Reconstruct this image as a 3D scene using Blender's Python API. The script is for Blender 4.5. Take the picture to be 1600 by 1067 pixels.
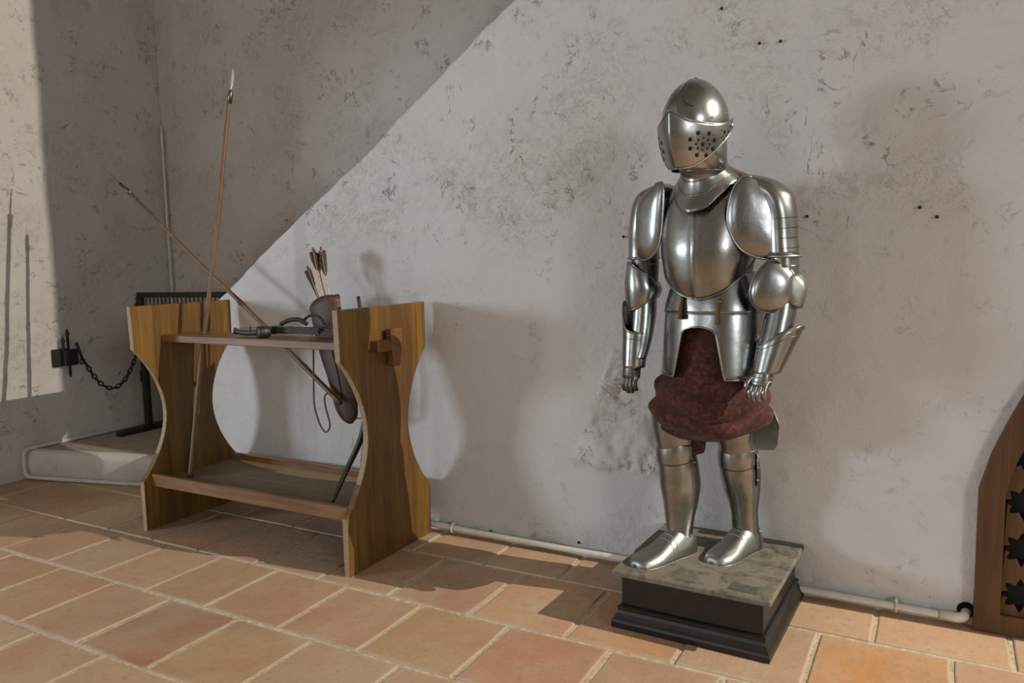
import bpy, bmesh, math, random
import numpy as np
from mathutils import Vector, Matrix

for o in list(bpy.data.objects):
    bpy.data.objects.remove(o, do_unlink=True)
S = bpy.context.scene
COL = S.collection
D2R = math.pi / 180
random.seed(7)

# ------------------------------------------------------------------ camera
cam = bpy.data.cameras.new('camera')
cam.sensor_width = 36.0
cam.lens = 1213.15 * 36.0 / 1600.0
cam.clip_start = 0.05
co = bpy.data.objects.new('camera', cam)
COL.objects.link(co)
yaw, pit, rol = -0.502654, -0.1076123, -0.0212259
F = Vector((math.sin(yaw) * math.cos(pit), math.cos(yaw) * math.cos(pit), math.sin(pit)))
Rr = F.cross(Vector((0, 0, 1))).normalized()
Uu = Rr.cross(F)
R2 = Rr * math.cos(rol) + Uu * math.sin(rol)
U2 = Uu * math.cos(rol) - Rr * math.sin(rol)
m = Matrix((R2, U2, -F)).transposed().to_4x4()
m.translation = Vector((0, 0, 1.40))
co.matrix_world = m
S.camera = co

# ------------------------------------------------------------------ exposure, world, lights
S.view_settings.view_transform = 'Standard'
S.view_settings.look = 'None'
S.view_settings.gamma = 1.0
S.view_settings.use_curve_mapping = False
S.view_settings.exposure = 0.0
W = bpy.data.worlds.new('daylight')
S.world = W
W.use_nodes = True
bg = W.node_tree.nodes['Background']
bg.inputs[0].default_value = (0.80, 0.88, 1.0, 1)
bg.inputs[1].default_value = 0.25


def aim(o, loc, tgt):
    o.location = loc
    d = Vector(tgt) - Vector(loc)
    o.rotation_euler = d.to_track_quat('-Z', 'Y').to_euler()


def area(name, loc, tgt, sx, sy, power, color):
    l = bpy.data.lights.new(name, 'AREA')
    l.shape = 'RECTANGLE'
    l.size, l.size_y = sx, sy
    l.energy = power
    l.color = color
    o = bpy.data.objects.new(name, l)
    COL.objects.link(o)
    aim(o, loc, tgt)
    return o


# daylight coming through the doorway in the left wall
area('doorway_daylight', (-8.0, -3.0, 1.72), (-1.5, 3.2, 1.3), 1.35, 1.05, 238, (0.78, 0.90, 1.0))
# added soft fill behind the photographer, standing in for ambient light
area('rear_fill', (-3.4, -6.7, 2.6), (-1.6, 3.2, 1.2), 2.6, 2.4, 60, (0.98, 1.0, 1.0))
area('side_fill', (6.2, -3.2, 2.6), (-3.0, 2.4, 1.2), 2.0, 1.8, 205, (0.98, 1.0, 1.0))  # added fill with no window there, lifts the shaded left wall
# warm floodlight hung high at the right-hand end of the hall
l2 = bpy.data.lights.new('hall_floodlight', 'SPOT')
l2.energy = 2450
l2.spot_size = 74 * D2R
l2.spot_blend = 0.25
l2.color = (1.0, 0.90, 0.76)
l2.shadow_soft_size = 0.014
l2o = bpy.data.objects.new('hall_floodlight', l2)
COL.objects.link(l2o)
aim(l2o, (5.0, 3.277, 4.6), (-1.9, 1.6, 0.3))


# ------------------------------------------------------------------ node helpers
def new_mat(name):
    mt = bpy.data.materials.new(name)
    mt.use_nodes = True
    nt = mt.node_tree
    b = nt.nodes['Principled BSDF']
    return mt, nt, b


def nd(nt, typ, **kw):
    n = nt.nodes.new(typ)
    for k, v in kw.items():
        setattr(n, k, v)
    return n


def noise(nt, vec, scale, detail=4, rough=0.55, dist=0.0):
    n = nd(nt, 'ShaderNodeTexNoise')
    n.inputs['Scale'].default_value = scale
    n.inputs['Detail'].default_value = detail
    n.inputs['Roughness'].default_value = rough
    n.inputs['Distortion'].default_value = dist
    if vec is not None:
        nt.links.new(vec, n.inputs['Vector'])
    return n.outputs['Fac']


def ramp(nt, fac, stops):
    r = nd(nt, 'ShaderNodeValToRGB')
    e = r.color_ramp.elements
    while len(e) < len(stops):
        e.new(0.5)
    for i, (p, c) in enumerate(stops):
        e[i].position = p
        e[i].color = (c[0], c[1], c[2], 1) if not isinstance(c, (int, float)) else (c, c, c, 1)
    nt.links.new(fac, r.inputs[0])
    return r.outputs[0]


def mixc(nt, fac, a, b, typ='MIX'):
    n = nd(nt, 'ShaderNodeMix', data_type='RGBA', blend_type=typ)
    for s, v in ((0, fac), (6, a), (7, b)):
        if hasattr(v, 'node'):
            nt.links.new(v, n.inputs[s])
        elif isinstance(v, (int, float)):
            n.inputs[s].default_value = v
        else:
            n.inputs[s].default_value = (v[0], v[1], v[2], 1)
    return n.outputs[2]


def mth(nt, op, a, b=None, clamp=False):
    n = nd(nt, 'ShaderNodeMath', operation=op, use_clamp=clamp)
    for i, v in enumerate((a, b)):
        if v is None:
            continue
        if hasattr(v, 'node'):
            nt.links.new(v, n.inputs[i])
        else:
            n.inputs[i].default_value = v
    return n.outputs[0]


def coords(nt, scale=(1, 1, 1), kind='Object'):
    tc = nd(nt, 'ShaderNodeTexCoord')
    mp = nd(nt, 'ShaderNodeMapping')
    mp.inputs['Scale'].default_value = scale
    nt.links.new(tc.outputs[kind], mp.inputs['Vector'])
    return mp.outputs[0]


def bump(nt, b, h, strength=0.3, dist=0.01, prev=None):
    n = nd(nt, 'ShaderNodeBump')
    n.inputs['Strength'].default_value = strength
    n.inputs['Distance'].default_value = dist
    nt.links.new(h, n.inputs['Height'])
    if prev is not None:
        nt.links.new(prev, n.inputs['Normal'])
    nt.links.new(n.outputs[0], b.inputs['Normal'])
    return n.outputs[0]


def setp(nt, b, name, v):
    if hasattr(v, 'node'):
        nt.links.new(v, b.inputs[name])
    elif isinstance(v, (int, float)):
        b.inputs[name].default_value = v
    else:
        b.inputs[name].default_value = (v[0], v[1], v[2], 1)


# ------------------------------------------------------------------ materials
def m_plaster(name, base, warm, stain=0.35):
    mt, nt, b = new_mat(name)
    v = coords(nt)
    n1 = noise(nt, v, 1.3, 5, 0.6)
    n2 = noise(nt, v, 7.0, 6, 0.65, 0.6)
    n3 = noise(nt, v, 45.0, 5, 0.6)
    n4 = noise(nt, v, 190.0, 3, 0.6)
    c = mixc(nt, ramp(nt, n1, [(0.35, 0.0), (0.7, 1.0)]), base, warm)
    c = mixc(nt, ramp(nt, n2, [(0.60, 0.0), (0.78, stain)]), c, (warm[0] * 0.72, warm[1] * 0.66, warm[2] * 0.60))
    c = mixc(nt, ramp(nt, n3, [(0.66, 0.0), (0.80, 0.35)]), c, (warm[0] * 0.6, warm[1] * 0.57, warm[2] * 0.53))
    # short broken cracks and chipped edges where the whitewash flakes
    at = nd(nt, 'ShaderNodeAttribute', attribute_name='flaking')
    w1 = noise(nt, v, 7.5, 6, 0.62, 1.1)
    ln = mth(nt, 'ABSOLUTE', mth(nt, 'SUBTRACT', w1, 0.5))
    ln = ramp(nt, ln, [(0.0, 1.0), (0.006, 0.85), (0.016, 0.0)])
    pk = ramp(nt, noise(nt, v, 5.5, 3, 0.6), [(0.50, 0.0), (0.60, 1.0)])
    pk2 = ramp(nt, noise(nt, v, 17.0, 2, 0.5), [(0.46, 0.0), (0.56, 1.0)])
    crk = mth(nt, 'MULTIPLY', mth(nt, 'MULTIPLY', ln, mth(nt, 'MULTIPLY', pk, pk2)), at.outputs['Fac'], True)
    c = mixc(nt, mth(nt, 'MULTIPLY', crk, 0.62), c, (0.16, 0.135, 0.115))
    setp(nt, b, 'Base Color', c)
    setp(nt, b, 'Roughness', 0.92)
    ch = noise(nt, v, 19.0, 6, 0.72, 0.5)
    chp = mth(nt, 'MULTIPLY', ramp(nt, ch, [(0.40, 0.0), (0.47, 0.5), (0.58, 0.55), (0.61, 1.0)]), at.outputs['Fac'])
    h = mth(nt, 'ADD', mth(nt, 'MULTIPLY', n3, 0.5), mth(nt, 'MULTIPLY', n4, 0.22))
    h = mth(nt, 'ADD', h, mth(nt, 'MULTIPLY', n2, 0.8))
    h = mth(nt, 'ADD', h, mth(nt, 'MULTIPLY', mth(nt, 'MULTIPLY', chp, ramp(nt, noise(nt, v, 2.6, 4, 0.65), [(0.46, 0.08), (0.62, 1.0)])), 0.75))
    h = mth(nt, 'SUBTRACT', h, mth(nt, 'MULTIPLY', crk, 0.9))
    bump(nt, b, h, 0.62, 0.013)
    return mt


def m_tile():
    mt, nt, b = new_mat('terracotta')
    oi = nd(nt, 'ShaderNodeObjectInfo')
    v = nd(nt, 'ShaderNodeNewGeometry').outputs['Position']
    base = oi.outputs['Color']
    n1 = noise(nt, v, 3.2, 5, 0.6, 0.5)
    n2 = noise(nt, v, 22, 5, 0.7)
    n3 = noise(nt, v, 120, 3, 0.6)
    n0 = noise(nt, v, 1.7, 4, 0.6, 0.4)
    c = mixc(nt, ramp(nt, n1, [(0.38, 0.0), (0.68, 0.6)]), base, (0.47, 0.35, 0.235))
    c = mixc(nt, ramp(nt, n0, [(0.50, 0.0), (0.72, 0.55)]), c, (0.30, 0.20, 0.135))
    c = mixc(nt, ramp(nt, n2, [(0.52, 0.0), (0.72, 0.5)]), c, (0.29, 0.165, 0.10))
    c = mixc(nt, ramp(nt, n3, [(0.58, 0.0), (0.72, 0.38)]), c, (0.56, 0.43, 0.30))
    # mortar smeared over the worn arrises
    tc = nd(nt, 'ShaderNodeTexCoord')
    sx = nd(nt, 'ShaderNodeSeparateXYZ')
    nt.links.new(tc.outputs['Generated'], sx.inputs[0])
    ex = mth(nt, 'ABSOLUTE', mth(nt, 'SUBTRACT', sx.outputs[0], 0.5))
    ey = mth(nt, 'ABSOLUTE', mth(nt, 'SUBTRACT', sx.outputs[1], 0.5))
    ed_ = mth(nt, 'ADD', mth(nt, 'MAXIMUM', ex, ey), mth(nt, 'MULTIPLY', mth(nt, 'SUBTRACT', n2, 0.5), 0.10))
    ed_ = mth(nt, 'ADD', ed_, mth(nt, 'MULTIPLY', mth(nt, 'SUBTRACT', n1, 0.5), 0.12))
    c = mixc(nt, ramp(nt, ed_, [(0.462, 0.0), (0.505, 0.75)]), c, (0.44, 0.36, 0.265))
    setp(nt, b, 'Base Color', c)
    setp(nt, b, 'Roughness', ramp(nt, n2, [(0.3, 0.55), (0.7, 0.8)]))
    h = mth(nt, 'ADD', n1, mth(nt, 'ADD', mth(nt, 'MULTIPLY', n2, 0.35), mth(nt, 'MULTIPLY', n3, 0.12)))
    bump(nt, b, h, 0.5, 0.014)
    return mt


def m_simple(name, base, rough=0.6, metal=0.0, nscale=30, amt=0.25, bstr=0.2, bdist=0.004, spread=0.6):
    mt, nt, b = new_mat(name)
    v = coords(nt)
    n1 = noise(nt, v, nscale, 5, 0.65)
    n2 = noise(nt, v, nscale * 0.2, 4, 0.6)
    dk = tuple(x * spread for x in base)
    lt = tuple(min(1, x * (1 + amt)) for x in base)
    c = mixc(nt, ramp(nt, n1, [(0.35, 0.0), (0.68, 1.0)]), dk, lt)
    c = mixc(nt, ramp(nt, n2, [(0.4, 0.0), (0.7, 0.5)]), c, base)
    setp(nt, b, 'Base Color', c)
    setp(nt, b, 'Roughness', rough)
    setp(nt, b, 'Metallic', metal)
    bump(nt, b, n1, bstr, bdist)
    return mt


def m_wood(name, cols, strip=0.05, axis=1, grain_axis=2, rough=0.42, dark=(0.05, 0.022, 0.008)):
    mt, nt, b = new_mat(name)
    tc = nd(nt, 'ShaderNodeTexCoord')
    sx = nd(nt, 'ShaderNodeSeparateXYZ')
    nt.links.new(tc.outputs['Object'], sx.inputs[0])
    idx = mth(nt, 'FLOOR', mth(nt, 'DIVIDE', sx.outputs[axis], strip))
    wn = nd(nt, 'ShaderNodeTexWhiteNoise', noise_dimensions='1D')
    nt.links.new(idx, wn.inputs['W'])
    st = ramp(nt, wn.outputs['Value'], [(i / (len(cols) - 1), c) for i, c in enumerate(cols)])
    sc = [38, 38, 38]
    sc[grain_axis] = 1.6
    v = coords(nt, tuple(sc))
    g = noise(nt, v, 1.0, 6, 0.65, 0.8)
    sc2 = [5, 5, 5]
    sc2[grain_axis] = 1.2
    g2 = noise(nt, coords(nt, tuple(sc2)), 1.0, 4, 0.6, 0.5)
    c = mixc(nt, ramp(nt, g, [(0.42, 0.0), (0.72, 0.75)]), st, dark)
    c = mixc(nt, ramp(nt, g2, [(0.48, 0.0), (0.75, 0.7)]), c, dark)
    setp(nt, b, 'Base Color', c)
    setp(nt, b, 'Roughness', rough)
    bump(nt, b, g, 0.12, 0.003)
    return mt


def m_steel(name, base=(0.32, 0.335, 0.33), r0=0.11, r1=0.36, tint=(0.185, 0.185, 0.165)):
    mt, nt, b = new_mat(name)
    v = coords(nt)
    n1 = noise(nt, v, 9, 5, 0.65, 0.8)
    n2 = noise(nt, v, 60, 4, 0.7)
    n3 = noise(nt, coords(nt, (240, 240, 14)), 1.0, 3, 0.6)
    n4 = noise(nt, v, 14, 3, 0.5)
    c = mixc(nt, ramp(nt, n1, [(0.45, 0.0), (0.75, 0.75)]), base, tint)
    c = mixc(nt, ramp(nt, n2, [(0.60, 0.0), (0.78, 0.45)]), c, (0.15, 0.13, 0.10))
    setp(nt, b, 'Base Color', c)
    setp(nt, b, 'Metallic', 1.0)
    rr = mth(nt, 'ADD', mth(nt, 'MULTIPLY', n1, r1 - r0), r0)
    rr = mth(nt, 'ADD', rr, mth(nt, 'MULTIPLY', n3, 0.10), True)
    setp(nt, b, 'Roughness', rr)
    h = mth(nt, 'ADD', mth(nt, 'MULTIPLY', n4, 1.0), mth(nt, 'MULTIPLY', n3, 0.02))
    bump(nt, b, h, 0.10, 0.01)
    return mt


M = {}
M['white_plaster'] = m_plaster('white_plaster', (0.63, 0.63, 0.63), (0.60, 0.58, 0.56))
M['old_plaster'] = m_plaster('old_plaster', (0.53, 0.51, 0.49), (0.49, 0.46, 0.43), 0.3)
M['step_plaster'] = m_plaster('step_plaster', (0.62, 0.60, 0.57), (0.50, 0.45, 0.40), 0.6)
M['terracotta'] = m_tile()
M['mortar'] = m_simple('mortar', (0.55, 0.445, 0.31), 0.95, 0, 45, 0.2, 0.6, 0.006, 0.6)
M['step_floor'] = m_simple('step_floor', (0.36, 0.31, 0.25), 0.9, 0, 20, 0.25, 0.4, 0.01, 0.75)
amber = [(0.180, 0.092, 0.014), (0.150, 0.072, 0.012), (0.215, 0.116, 0.019), (0.135, 0.062, 0.011), (0.175, 0.088, 0.013)]
M['amber_wood'] = m_wood('amber_wood', amber, 0.05, 1, 2)
M['rail_wood'] = m_wood('rail_wood', [(0.23, 0.115, 0.045), (0.28, 0.145, 0.06)], 0.5, 1, 0)
M['pale_lit_edge'] = m_simple('pale_lit_edge', (0.33, 0.235, 0.13), 0.6, 0, 60, 0.2, 0.2, 0.002, 0.75)
M['tray_wood'] = m_wood('tray_wood', [(0.20, 0.14, 0.08), (0.235, 0.165, 0.095)], 0.12, 1, 0, 0.7, (0.14, 0.09, 0.05))
M['dark_tenon'] = m_wood('dark_tenon', [(0.16, 0.065, 0.02), (0.20, 0.08, 0.025)], 0.3, 1, 0)
M['cane'] = m_wood('cane', [(0.15, 0.078, 0.036), (0.18, 0.095, 0.045)], 0.3, 1, 2, 0.45, (0.06, 0.03, 0.014))
M['cane_dark'] = m_simple('cane_dark', (0.13, 0.075, 0.04), 0.5, 0, 60)
M['arrow_shaft'] = m_simple('arrow_shaft', (0.50, 0.38, 0.22), 0.5, 0, 80)
M['feather'] = m_simple('feather', (0.07, 0.05, 0.035), 0.8, 0, 150, 0.8)
M['leather'] = m_simple('leather', (0.085, 0.045, 0.035), 0.55, 0, 55, 0.35, 0.3, 0.003)
M['strap_leather'] = m_simple('strap_leather', (0.14, 0.085, 0.04), 0.6, 0, 80, 0.4)
M['bow_wood'] = m_simple('bow_wood', (0.025, 0.018, 0.014), 0.38, 0, 40)
M['cord'] = m_simple('cord', (0.17, 0.11, 0.06), 0.85, 0, 300)
M['iron'] = m_simple('iron', (0.045, 0.04, 0.036), 0.55, 0.7, 60, 0.5)
M['iron_black'] = m_simple('iron_black', (0.018, 0.018, 0.016), 0.6, 0.3, 60, 0.5)
M['gunmetal'] = m_simple('gunmetal', (0.07, 0.074, 0.07), 0.5, 0.9, 40, 0.3)
M['steel'] = m_steel('steel')
M['steel_pale'] = m_steel('steel_pale', (0.33, 0.345, 0.325), 0.26, 0.5, (0.24, 0.245, 0.215))
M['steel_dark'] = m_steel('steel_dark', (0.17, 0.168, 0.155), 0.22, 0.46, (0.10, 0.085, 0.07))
M['blade'] = m_steel('blade', (0.72, 0.72, 0.70), 0.25, 0.4, (0.5, 0.48, 0.45))
M['steel_wing'] = m_steel('steel_wing', (0.16, 0.175, 0.155), 0.42, 0.6, (0.12, 0.125, 0.10))
M['brass'] = m_simple('brass', (0.45, 0.33, 0.12), 0.35, 1.0, 60)
M['black'] = m_simple('black', (0.0025, 0.0025, 0.0025), 0.95, 0, 30)
M['black_paint'] = m_simple('black_paint', (0.009, 0.008, 0.007), 0.38, 0, 40, 0.6, 0.15, 0.003, 0.5)
M['pvc'] = m_simple('pvc', (0.74, 0.71, 0.62), 0.5, 0, 25, 0.05, 0.1, 0.002, 0.88)
M['pvc_painted'] = m_simple('pvc_painted', (0.60, 0.57, 0.53), 0.7, 0, 25, 0.1, 0.1, 0.002, 0.8)
M['door_wood'] = m_wood('door_wood', [(0.092, 0.040, 0.013), (0.115, 0.052, 0.018)], 0.3, 0, 2, 0.5, (0.05, 0.02, 0.008))
M['plaque'] = m_simple('plaque', (0.13, 0.14, 0.10), 0.5, 0.4, 50)


def m_velvet():
    mt, nt, b = new_mat('red_velvet')
    v = coords(nt)
    n1 = noise(nt, v, 48, 6, 0.78, 0.35)
    n2 = noise(nt, v, 9, 4, 0.6, 0.8)
    n3 = noise(nt, v, 140, 3, 0.7)
    c = ramp(nt, n1, [(0.30, (0.012, 0.003, 0.003)), (0.48, (0.035, 0.006, 0.004)), (0.60, (0.11, 0.022, 0.011)),
                      (0.78, (0.24, 0.07, 0.035))])
    c = mixc(nt, ramp(nt, n2, [(0.52, 0.0), (0.75, 0.5)]), c, (0.13, 0.032, 0.017))
    setp(nt, b, 'Base Color', c)
    setp(nt, b, 'Roughness', 0.8)
    b.inputs['Sheen Weight'].default_value = 0.08
    b.inputs['Sheen Roughness'].default_value = 0.4
    h = mth(nt, 'ADD', n1, mth(nt, 'MULTIPLY', n3, 0.4))
    bump(nt, b, h, 0.5, 0.012)
    return mt


M['velvet'] = m_velvet()


def m_dusty_top():
    mt, nt, b = new_mat('dusty_black_top')
    v = coords(nt)
    n1 = noise(nt, v, 9, 6, 0.7, 1.0)
    n2 = noise(nt, v, 40, 5, 0.7)
    f = ramp(nt, mth(nt, 'ADD', mth(nt, 'MULTIPLY', n1, 0.7), mth(nt, 'MULTIPLY', n2, 0.3)), [(0.38, 0.25), (0.52, 1.0)])
    c = mixc(nt, f, (0.035, 0.032, 0.026), (0.185, 0.165, 0.125))
    setp(nt, b, 'Base Color', c)
    setp(nt, b, 'Roughness', ramp(nt, f, [(0.0, 0.4), (1.0, 0.9)]))
    bump(nt, b, n2, 0.25, 0.004)
    return mt


M['dusty_top'] = m_dusty_top()


# ------------------------------------------------------------------ object helpers
def tag(o, label=None, cat=None, group=None, kind=None):
    if label: o['label'] = label
    if cat: o['category'] = cat
    if group: o['group'] = group
    if kind: o['kind'] = kind
    return o


def empty(name, loc, label, cat, group=None):
    o = bpy.data.objects.new(name, None)
    o.empty_display_size = 0.1
    COL.objects.link(o)
    o.location = loc
    tag(o, label, cat, group)
    return o


def put(name, me, mat, parent=None):
    o = bpy.data.objects.new(name, me)
    me.name = name
    if mat is not None:
        me.materials.append(M[mat] if isinstance(mat, str) else mat)
    COL.objects.link(o)
    if parent is not None:
        o.parent = parent
        p = Vector(parent.location)
        q = parent.parent
        while q is not None:
            p = p + Vector(q.location)
            q = q.parent
        me.transform(Matrix.Translation(-p))     # meshes are written in room coordinates
    return o


def origin_to(o, c):
    """move a top-level mesh's origin to c, keeping it in place"""
    o.data.transform(Matrix.Translation(-Vector(c)))
    o.location = Vector(c)
    return o


def mesh(verts, faces, smooth=False):
    me = bpy.data.meshes.new('m')
    me.from_pydata([tuple(v) for v in verts], [], faces)
    if smooth:
        me.polygons.foreach_set('use_smooth', [True] * len(me.polygons))
    me.update()
    return me


def join(*mm):
    v, f, sm = [], [], []
    for me in mm:
        o = len(v)
        v += [tuple(x.co) for x in me.vertices]
        f += [tuple(o + i for i in p.vertices) for p in me.polygons]
        sm += [p.use_smooth for p in me.polygons]
    r = mesh(v, f)
    r.polygons.foreach_set('use_smooth', sm)
    return r


def box(x0, x1, y0, y1, z0, z1, bev=0.003, seg=1):
    bm = bmesh.new()
    bmesh.ops.create_cube(bm, size=1)
    for v in bm.verts:
        v.co = Vector(((x0 + x1) / 2 + v.co.x * (x1 - x0), (y0 + y1) / 2 + v.co.y * (y1 - y0), (z0 + z1) / 2 + v.co.z * (z1 - z0)))
    if bev:
        bmesh.ops.bevel(bm, geom=list(bm.edges), offset=bev, segments=seg, affect='EDGES')
    me = bpy.data.meshes.new('m')
    bm.to_mesh(me)
    bm.free()
    return me


def rot_mesh(me, ang, c, axis='Z'):
    c = Vector(c)
    me.transform(Matrix.Translation(c) @ Matrix.Rotation(ang, 4, axis) @ Matrix.Translation(-c))
    return me


def sm(keys, x):
    """monotone cubic interpolation of (x, y) keys"""
    ks = sorted(keys)
    xs = [k[0] for k in ks]
    ys = [k[1] for k in ks]
    if x <= xs[0]: return ys[0]
    if x >= xs[-1]: return ys[-1]
    n = len(xs)
    d = [(ys[i + 1] - ys[i]) / (xs[i + 1] - xs[i]) for i in range(n - 1)]
    mm = [d[0]] + [0 if d[i - 1] * d[i] <= 0 else 2 * d[i - 1] * d[i] / (d[i - 1] + d[i]) for i in range(1, n - 1)] + [d[-1]]
    for i in range(n - 1):
        if x <= xs[i + 1]:
            h = xs[i + 1] - xs[i]
            t = (x - xs[i]) / h
            return ((2 * t**3 - 3 * t**2 + 1) * ys[i] + (t**3 - 2 * t**2 + t) * h * mm[i]
                    + (-2 * t**3 + 3 * t**2) * ys[i + 1] + (t**3 - t**2) * h * mm[i + 1])


def lin(a, b, n):
    return [a + (b - a) * i / (n - 1) for i in range(n)]


def surf(rows, wrap=False, cap0=False, cap1=False):
    n = len(rows[0])
    v = [p for r in rows for p in r]
    f = []
    for i in range(len(rows) - 1):
        for j in range(n if wrap else n - 1):
            k = (j + 1) % n
            f.append((i * n + j, i * n + k, (i + 1) * n + k, (i + 1) * n + j))
    if cap0: f.append(tuple(range(n - 1, -1, -1)))
    if cap1: f.append(tuple((len(rows) - 1) * n + j for j in range(n)))
    me = mesh(v, f, True)
    if cap0 or cap1:
        bm = bmesh.new()
        bm.from_mesh(me)
        bmesh.ops.recalc_face_normals(bm, faces=bm.faces)
        bm.to_mesh(me)
        bm.free()
    return me


def frames(path, closed=False):
    P = [Vector(p) for p in path]
    n = len(P)
    T = []
    for i in range(n):
        if closed:
            t = P[(i + 1) % n] - P[(i - 1) % n]
        else:
            t = P[min(i + 1, n - 1)] - P[max(i - 1, 0)]
        T.append(t.normalized())
    ref = Vector((0, 0, 1)) if abs(T[0].z) < 0.9 else Vector((0, 1, 0))
    N = (ref - T[0] * ref.dot(T[0])).normalized()
    out = []
    for i in range(n):
        N = N - T[i] * N.dot(T[i])
        N.normalize()
        out.append((P[i], N.copy(), T[i].cross(N)))
    return out


def tube(path, r, n=8, closed=False, caps=True, flat=1.0):
    rs = r if isinstance(r, (list, tuple)) else [r] * len(path)
    rows = []
    for (p, a, b), rr in zip(frames(path, closed), rs):
        rows.append([p + (a * math.cos(2 * math.pi * k / n) + b * flat * math.sin(2 * math.pi * k / n)) * rr for k in range(n)])
    if closed:
        rows.append(rows[0])
        return surf(rows, True)
    return surf(rows, True, caps, caps)


def arc_path(pts, n=24):
    """smooth path through points (Catmull-Rom)"""
    P = [Vector(p) for p in pts]
    P = [P[0] * 2 - P[1]] + P + [P[-1] * 2 - P[-2]]
    out = []
    for i in range(1, len(P) - 2):
        for k in range(n):
            t = k / n
            a, b, c, d = P[i - 1], P[i], P[i + 1], P[i + 2]
            out.append(0.5 * ((2 * b) + (c - a) * t + (2 * a - 5 * b + 4 * c - d) * t * t + (3 * b - a - 3 * c + d) * t**3))
    out.append(P[-2])
    return out


def solid(o, th=0.0025, off=0.0):
    md = o.modifiers.new('thick', 'SOLIDIFY')
    md.thickness = th
    md.offset = off
    return o


def lathe(c, prof, n=24, axis=Vector((0, 0, 1))):
    ax = Vector(axis).normalized()
    ref = Vector((1, 0, 0)) if abs(ax.x) < 0.9 else Vector((0, 1, 0))
    a = (ref - ax * ref.dot(ax)).normalized()
    b = ax.cross(a)
    c = Vector(c)
    rows = [[c + ax * h + (a * math.cos(2 * math.pi * k / n) + b * math.sin(2 * math.pi * k / n)) * r for k in range(n)] for r, h in prof]
    return surf(rows, True, True, True)


def prism(poly, y0, y1, bev=0.003, plane='xz'):
    """extrude a 2-D outline; plane xz extrudes along y, plane yz extrudes along x, plane xy along z"""
    bm = bmesh.new()
    def pt(a, b, c):
        return (a, c, b) if plane == 'xz' else ((c, a, b) if plane == 'yz' else (a, b, c))
    v0 = [bm.verts.new(pt(a, b, y0)) for a, b in poly]
    v1 = [bm.verts.new(pt(a, b, y1)) for a, b in poly]
    n = len(poly)
    f0 = bm.faces.new(v0)
    f1 = bm.faces.new(v1[::-1])
    for i in range(n):
        bm.faces.new((v0[i], v1[i], v1[(i + 1) % n], v0[(i + 1) % n]))
    bmesh.ops.recalc_face_normals(bm, faces=bm.faces)
    if bev:
        es = list(set(list(f0.edges) + list(f1.edges)))
        bmesh.ops.bevel(bm, geom=es, offset=bev, segments=1, affect='EDGES')
    me = bpy.data.meshes.new('m')
    bm.to_mesh(me)
    bm.free()
    return me


# ------------------------------------------------------------------ numpy noise for plaster relief
_rng = np.random.RandomState(11)
_tab = _rng.rand(256, 256)


def vn(x, y, s=0):
    x = x + s * 17.31
    y = y + s * 9.77
    xi = np.floor(x).astype(int)
    yi = np.floor(y).astype(int)
    fx = x - xi
    fy = y - yi
    fx = fx * fx * (3 - 2 * fx)
    fy = fy * fy * (3 - 2 * fy)
    g = lambda a, b: _tab[a % 256, b % 256]
    return (g(xi, yi) * (1 - fx) + g(xi + 1, yi) * fx) * (1 - fy) + (g(xi, yi + 1) * (1 - fx) + g(xi + 1, yi + 1) * fx) * fy


def fbm(x, y, oct=4, s=0):
    r = np.zeros_like(x)
    a = 0.5
    for i in range(oct):
        r += a * vn(x * 2**i, y * 2**i, s + i)
        a *= 0.5
    return r


def sstep(a, b, x):
    t = np.clip((x - a) / (b - a), 0, 1)
    return t * t * (3 - 2 * t)


def relief(u, z, rough_mask, s=0):
    d = 0.016 * (fbm(u * 1.1, z * 1.1, 3, s) - 0.45)
    d += 0.004 * (fbm(u * 7, z * 7, 3, s + 5) - 0.45)
    # flaked edges: terraces of peeling whitewash
    wu = u + 0.05 * (fbm(u * 9, z * 9, 2, s + 8) - 0.4)
    wz = z + 0.05 * (fbm(u * 9, z * 9, 2, s + 9) - 0.4)
    n = fbm(wu * 6.5, wz * 6.5, 4, s + 12)
    t = sstep(0.50, 0.515, n) + sstep(0.58, 0.592, n) + sstep(0.41, 0.425, n)
    d += rough_mask * 0.0055 * t
    n2 = np.abs(fbm(wu * 13, wz * 13, 4, s + 20) - 0.47)
    d -= rough_mask * 0.011 * (1 - sstep(0.0, 0.035, n2)) * sstep(0.45, 0.58, fbm(u * 3.1, z * 3.1, 2, s + 30))
    d += rough_mask * 0.012 * (fbm(wu * 24, wz * 24, 3, s + 25) - 0.45)
    return d


# ------------------------------------------------------------------ the setting: floor
def struct(o):
    o['kind'] = 'structure'
    return o


fl = struct(put('floor', box(-10.5, 8, -7, 4.3, -0.12, -0.0045, 0), 'mortar'))
tm = M['terracotta']
ys = [-0.065, 0.355, 0.775, 1.198, 1.622, 2.052, 2.474, 2.932, 3.27]
joints = {4: [-3.55, -3.165, -2.785, -2.385, -1.995], 5: [-4.095, -3.70, -3.345, -2.97, -2.60, -2.19, -1.795, -1.39, -0.98],
          6: [-4.245, -3.86, -3.50, -3.155, -2.77, -2.375, -1.985, -1.585, -1.17, -0.76, -0.34, 0.085],
          7: [-2.58, -2.18, -1.79, -1.415, -1.0, -0.58, -0.165, 0.268], 3: [-3.0, -2.6], 2: [-2.8, -2.4], 1: [-2.6, -2.2], 0: [-2.4]}


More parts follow.
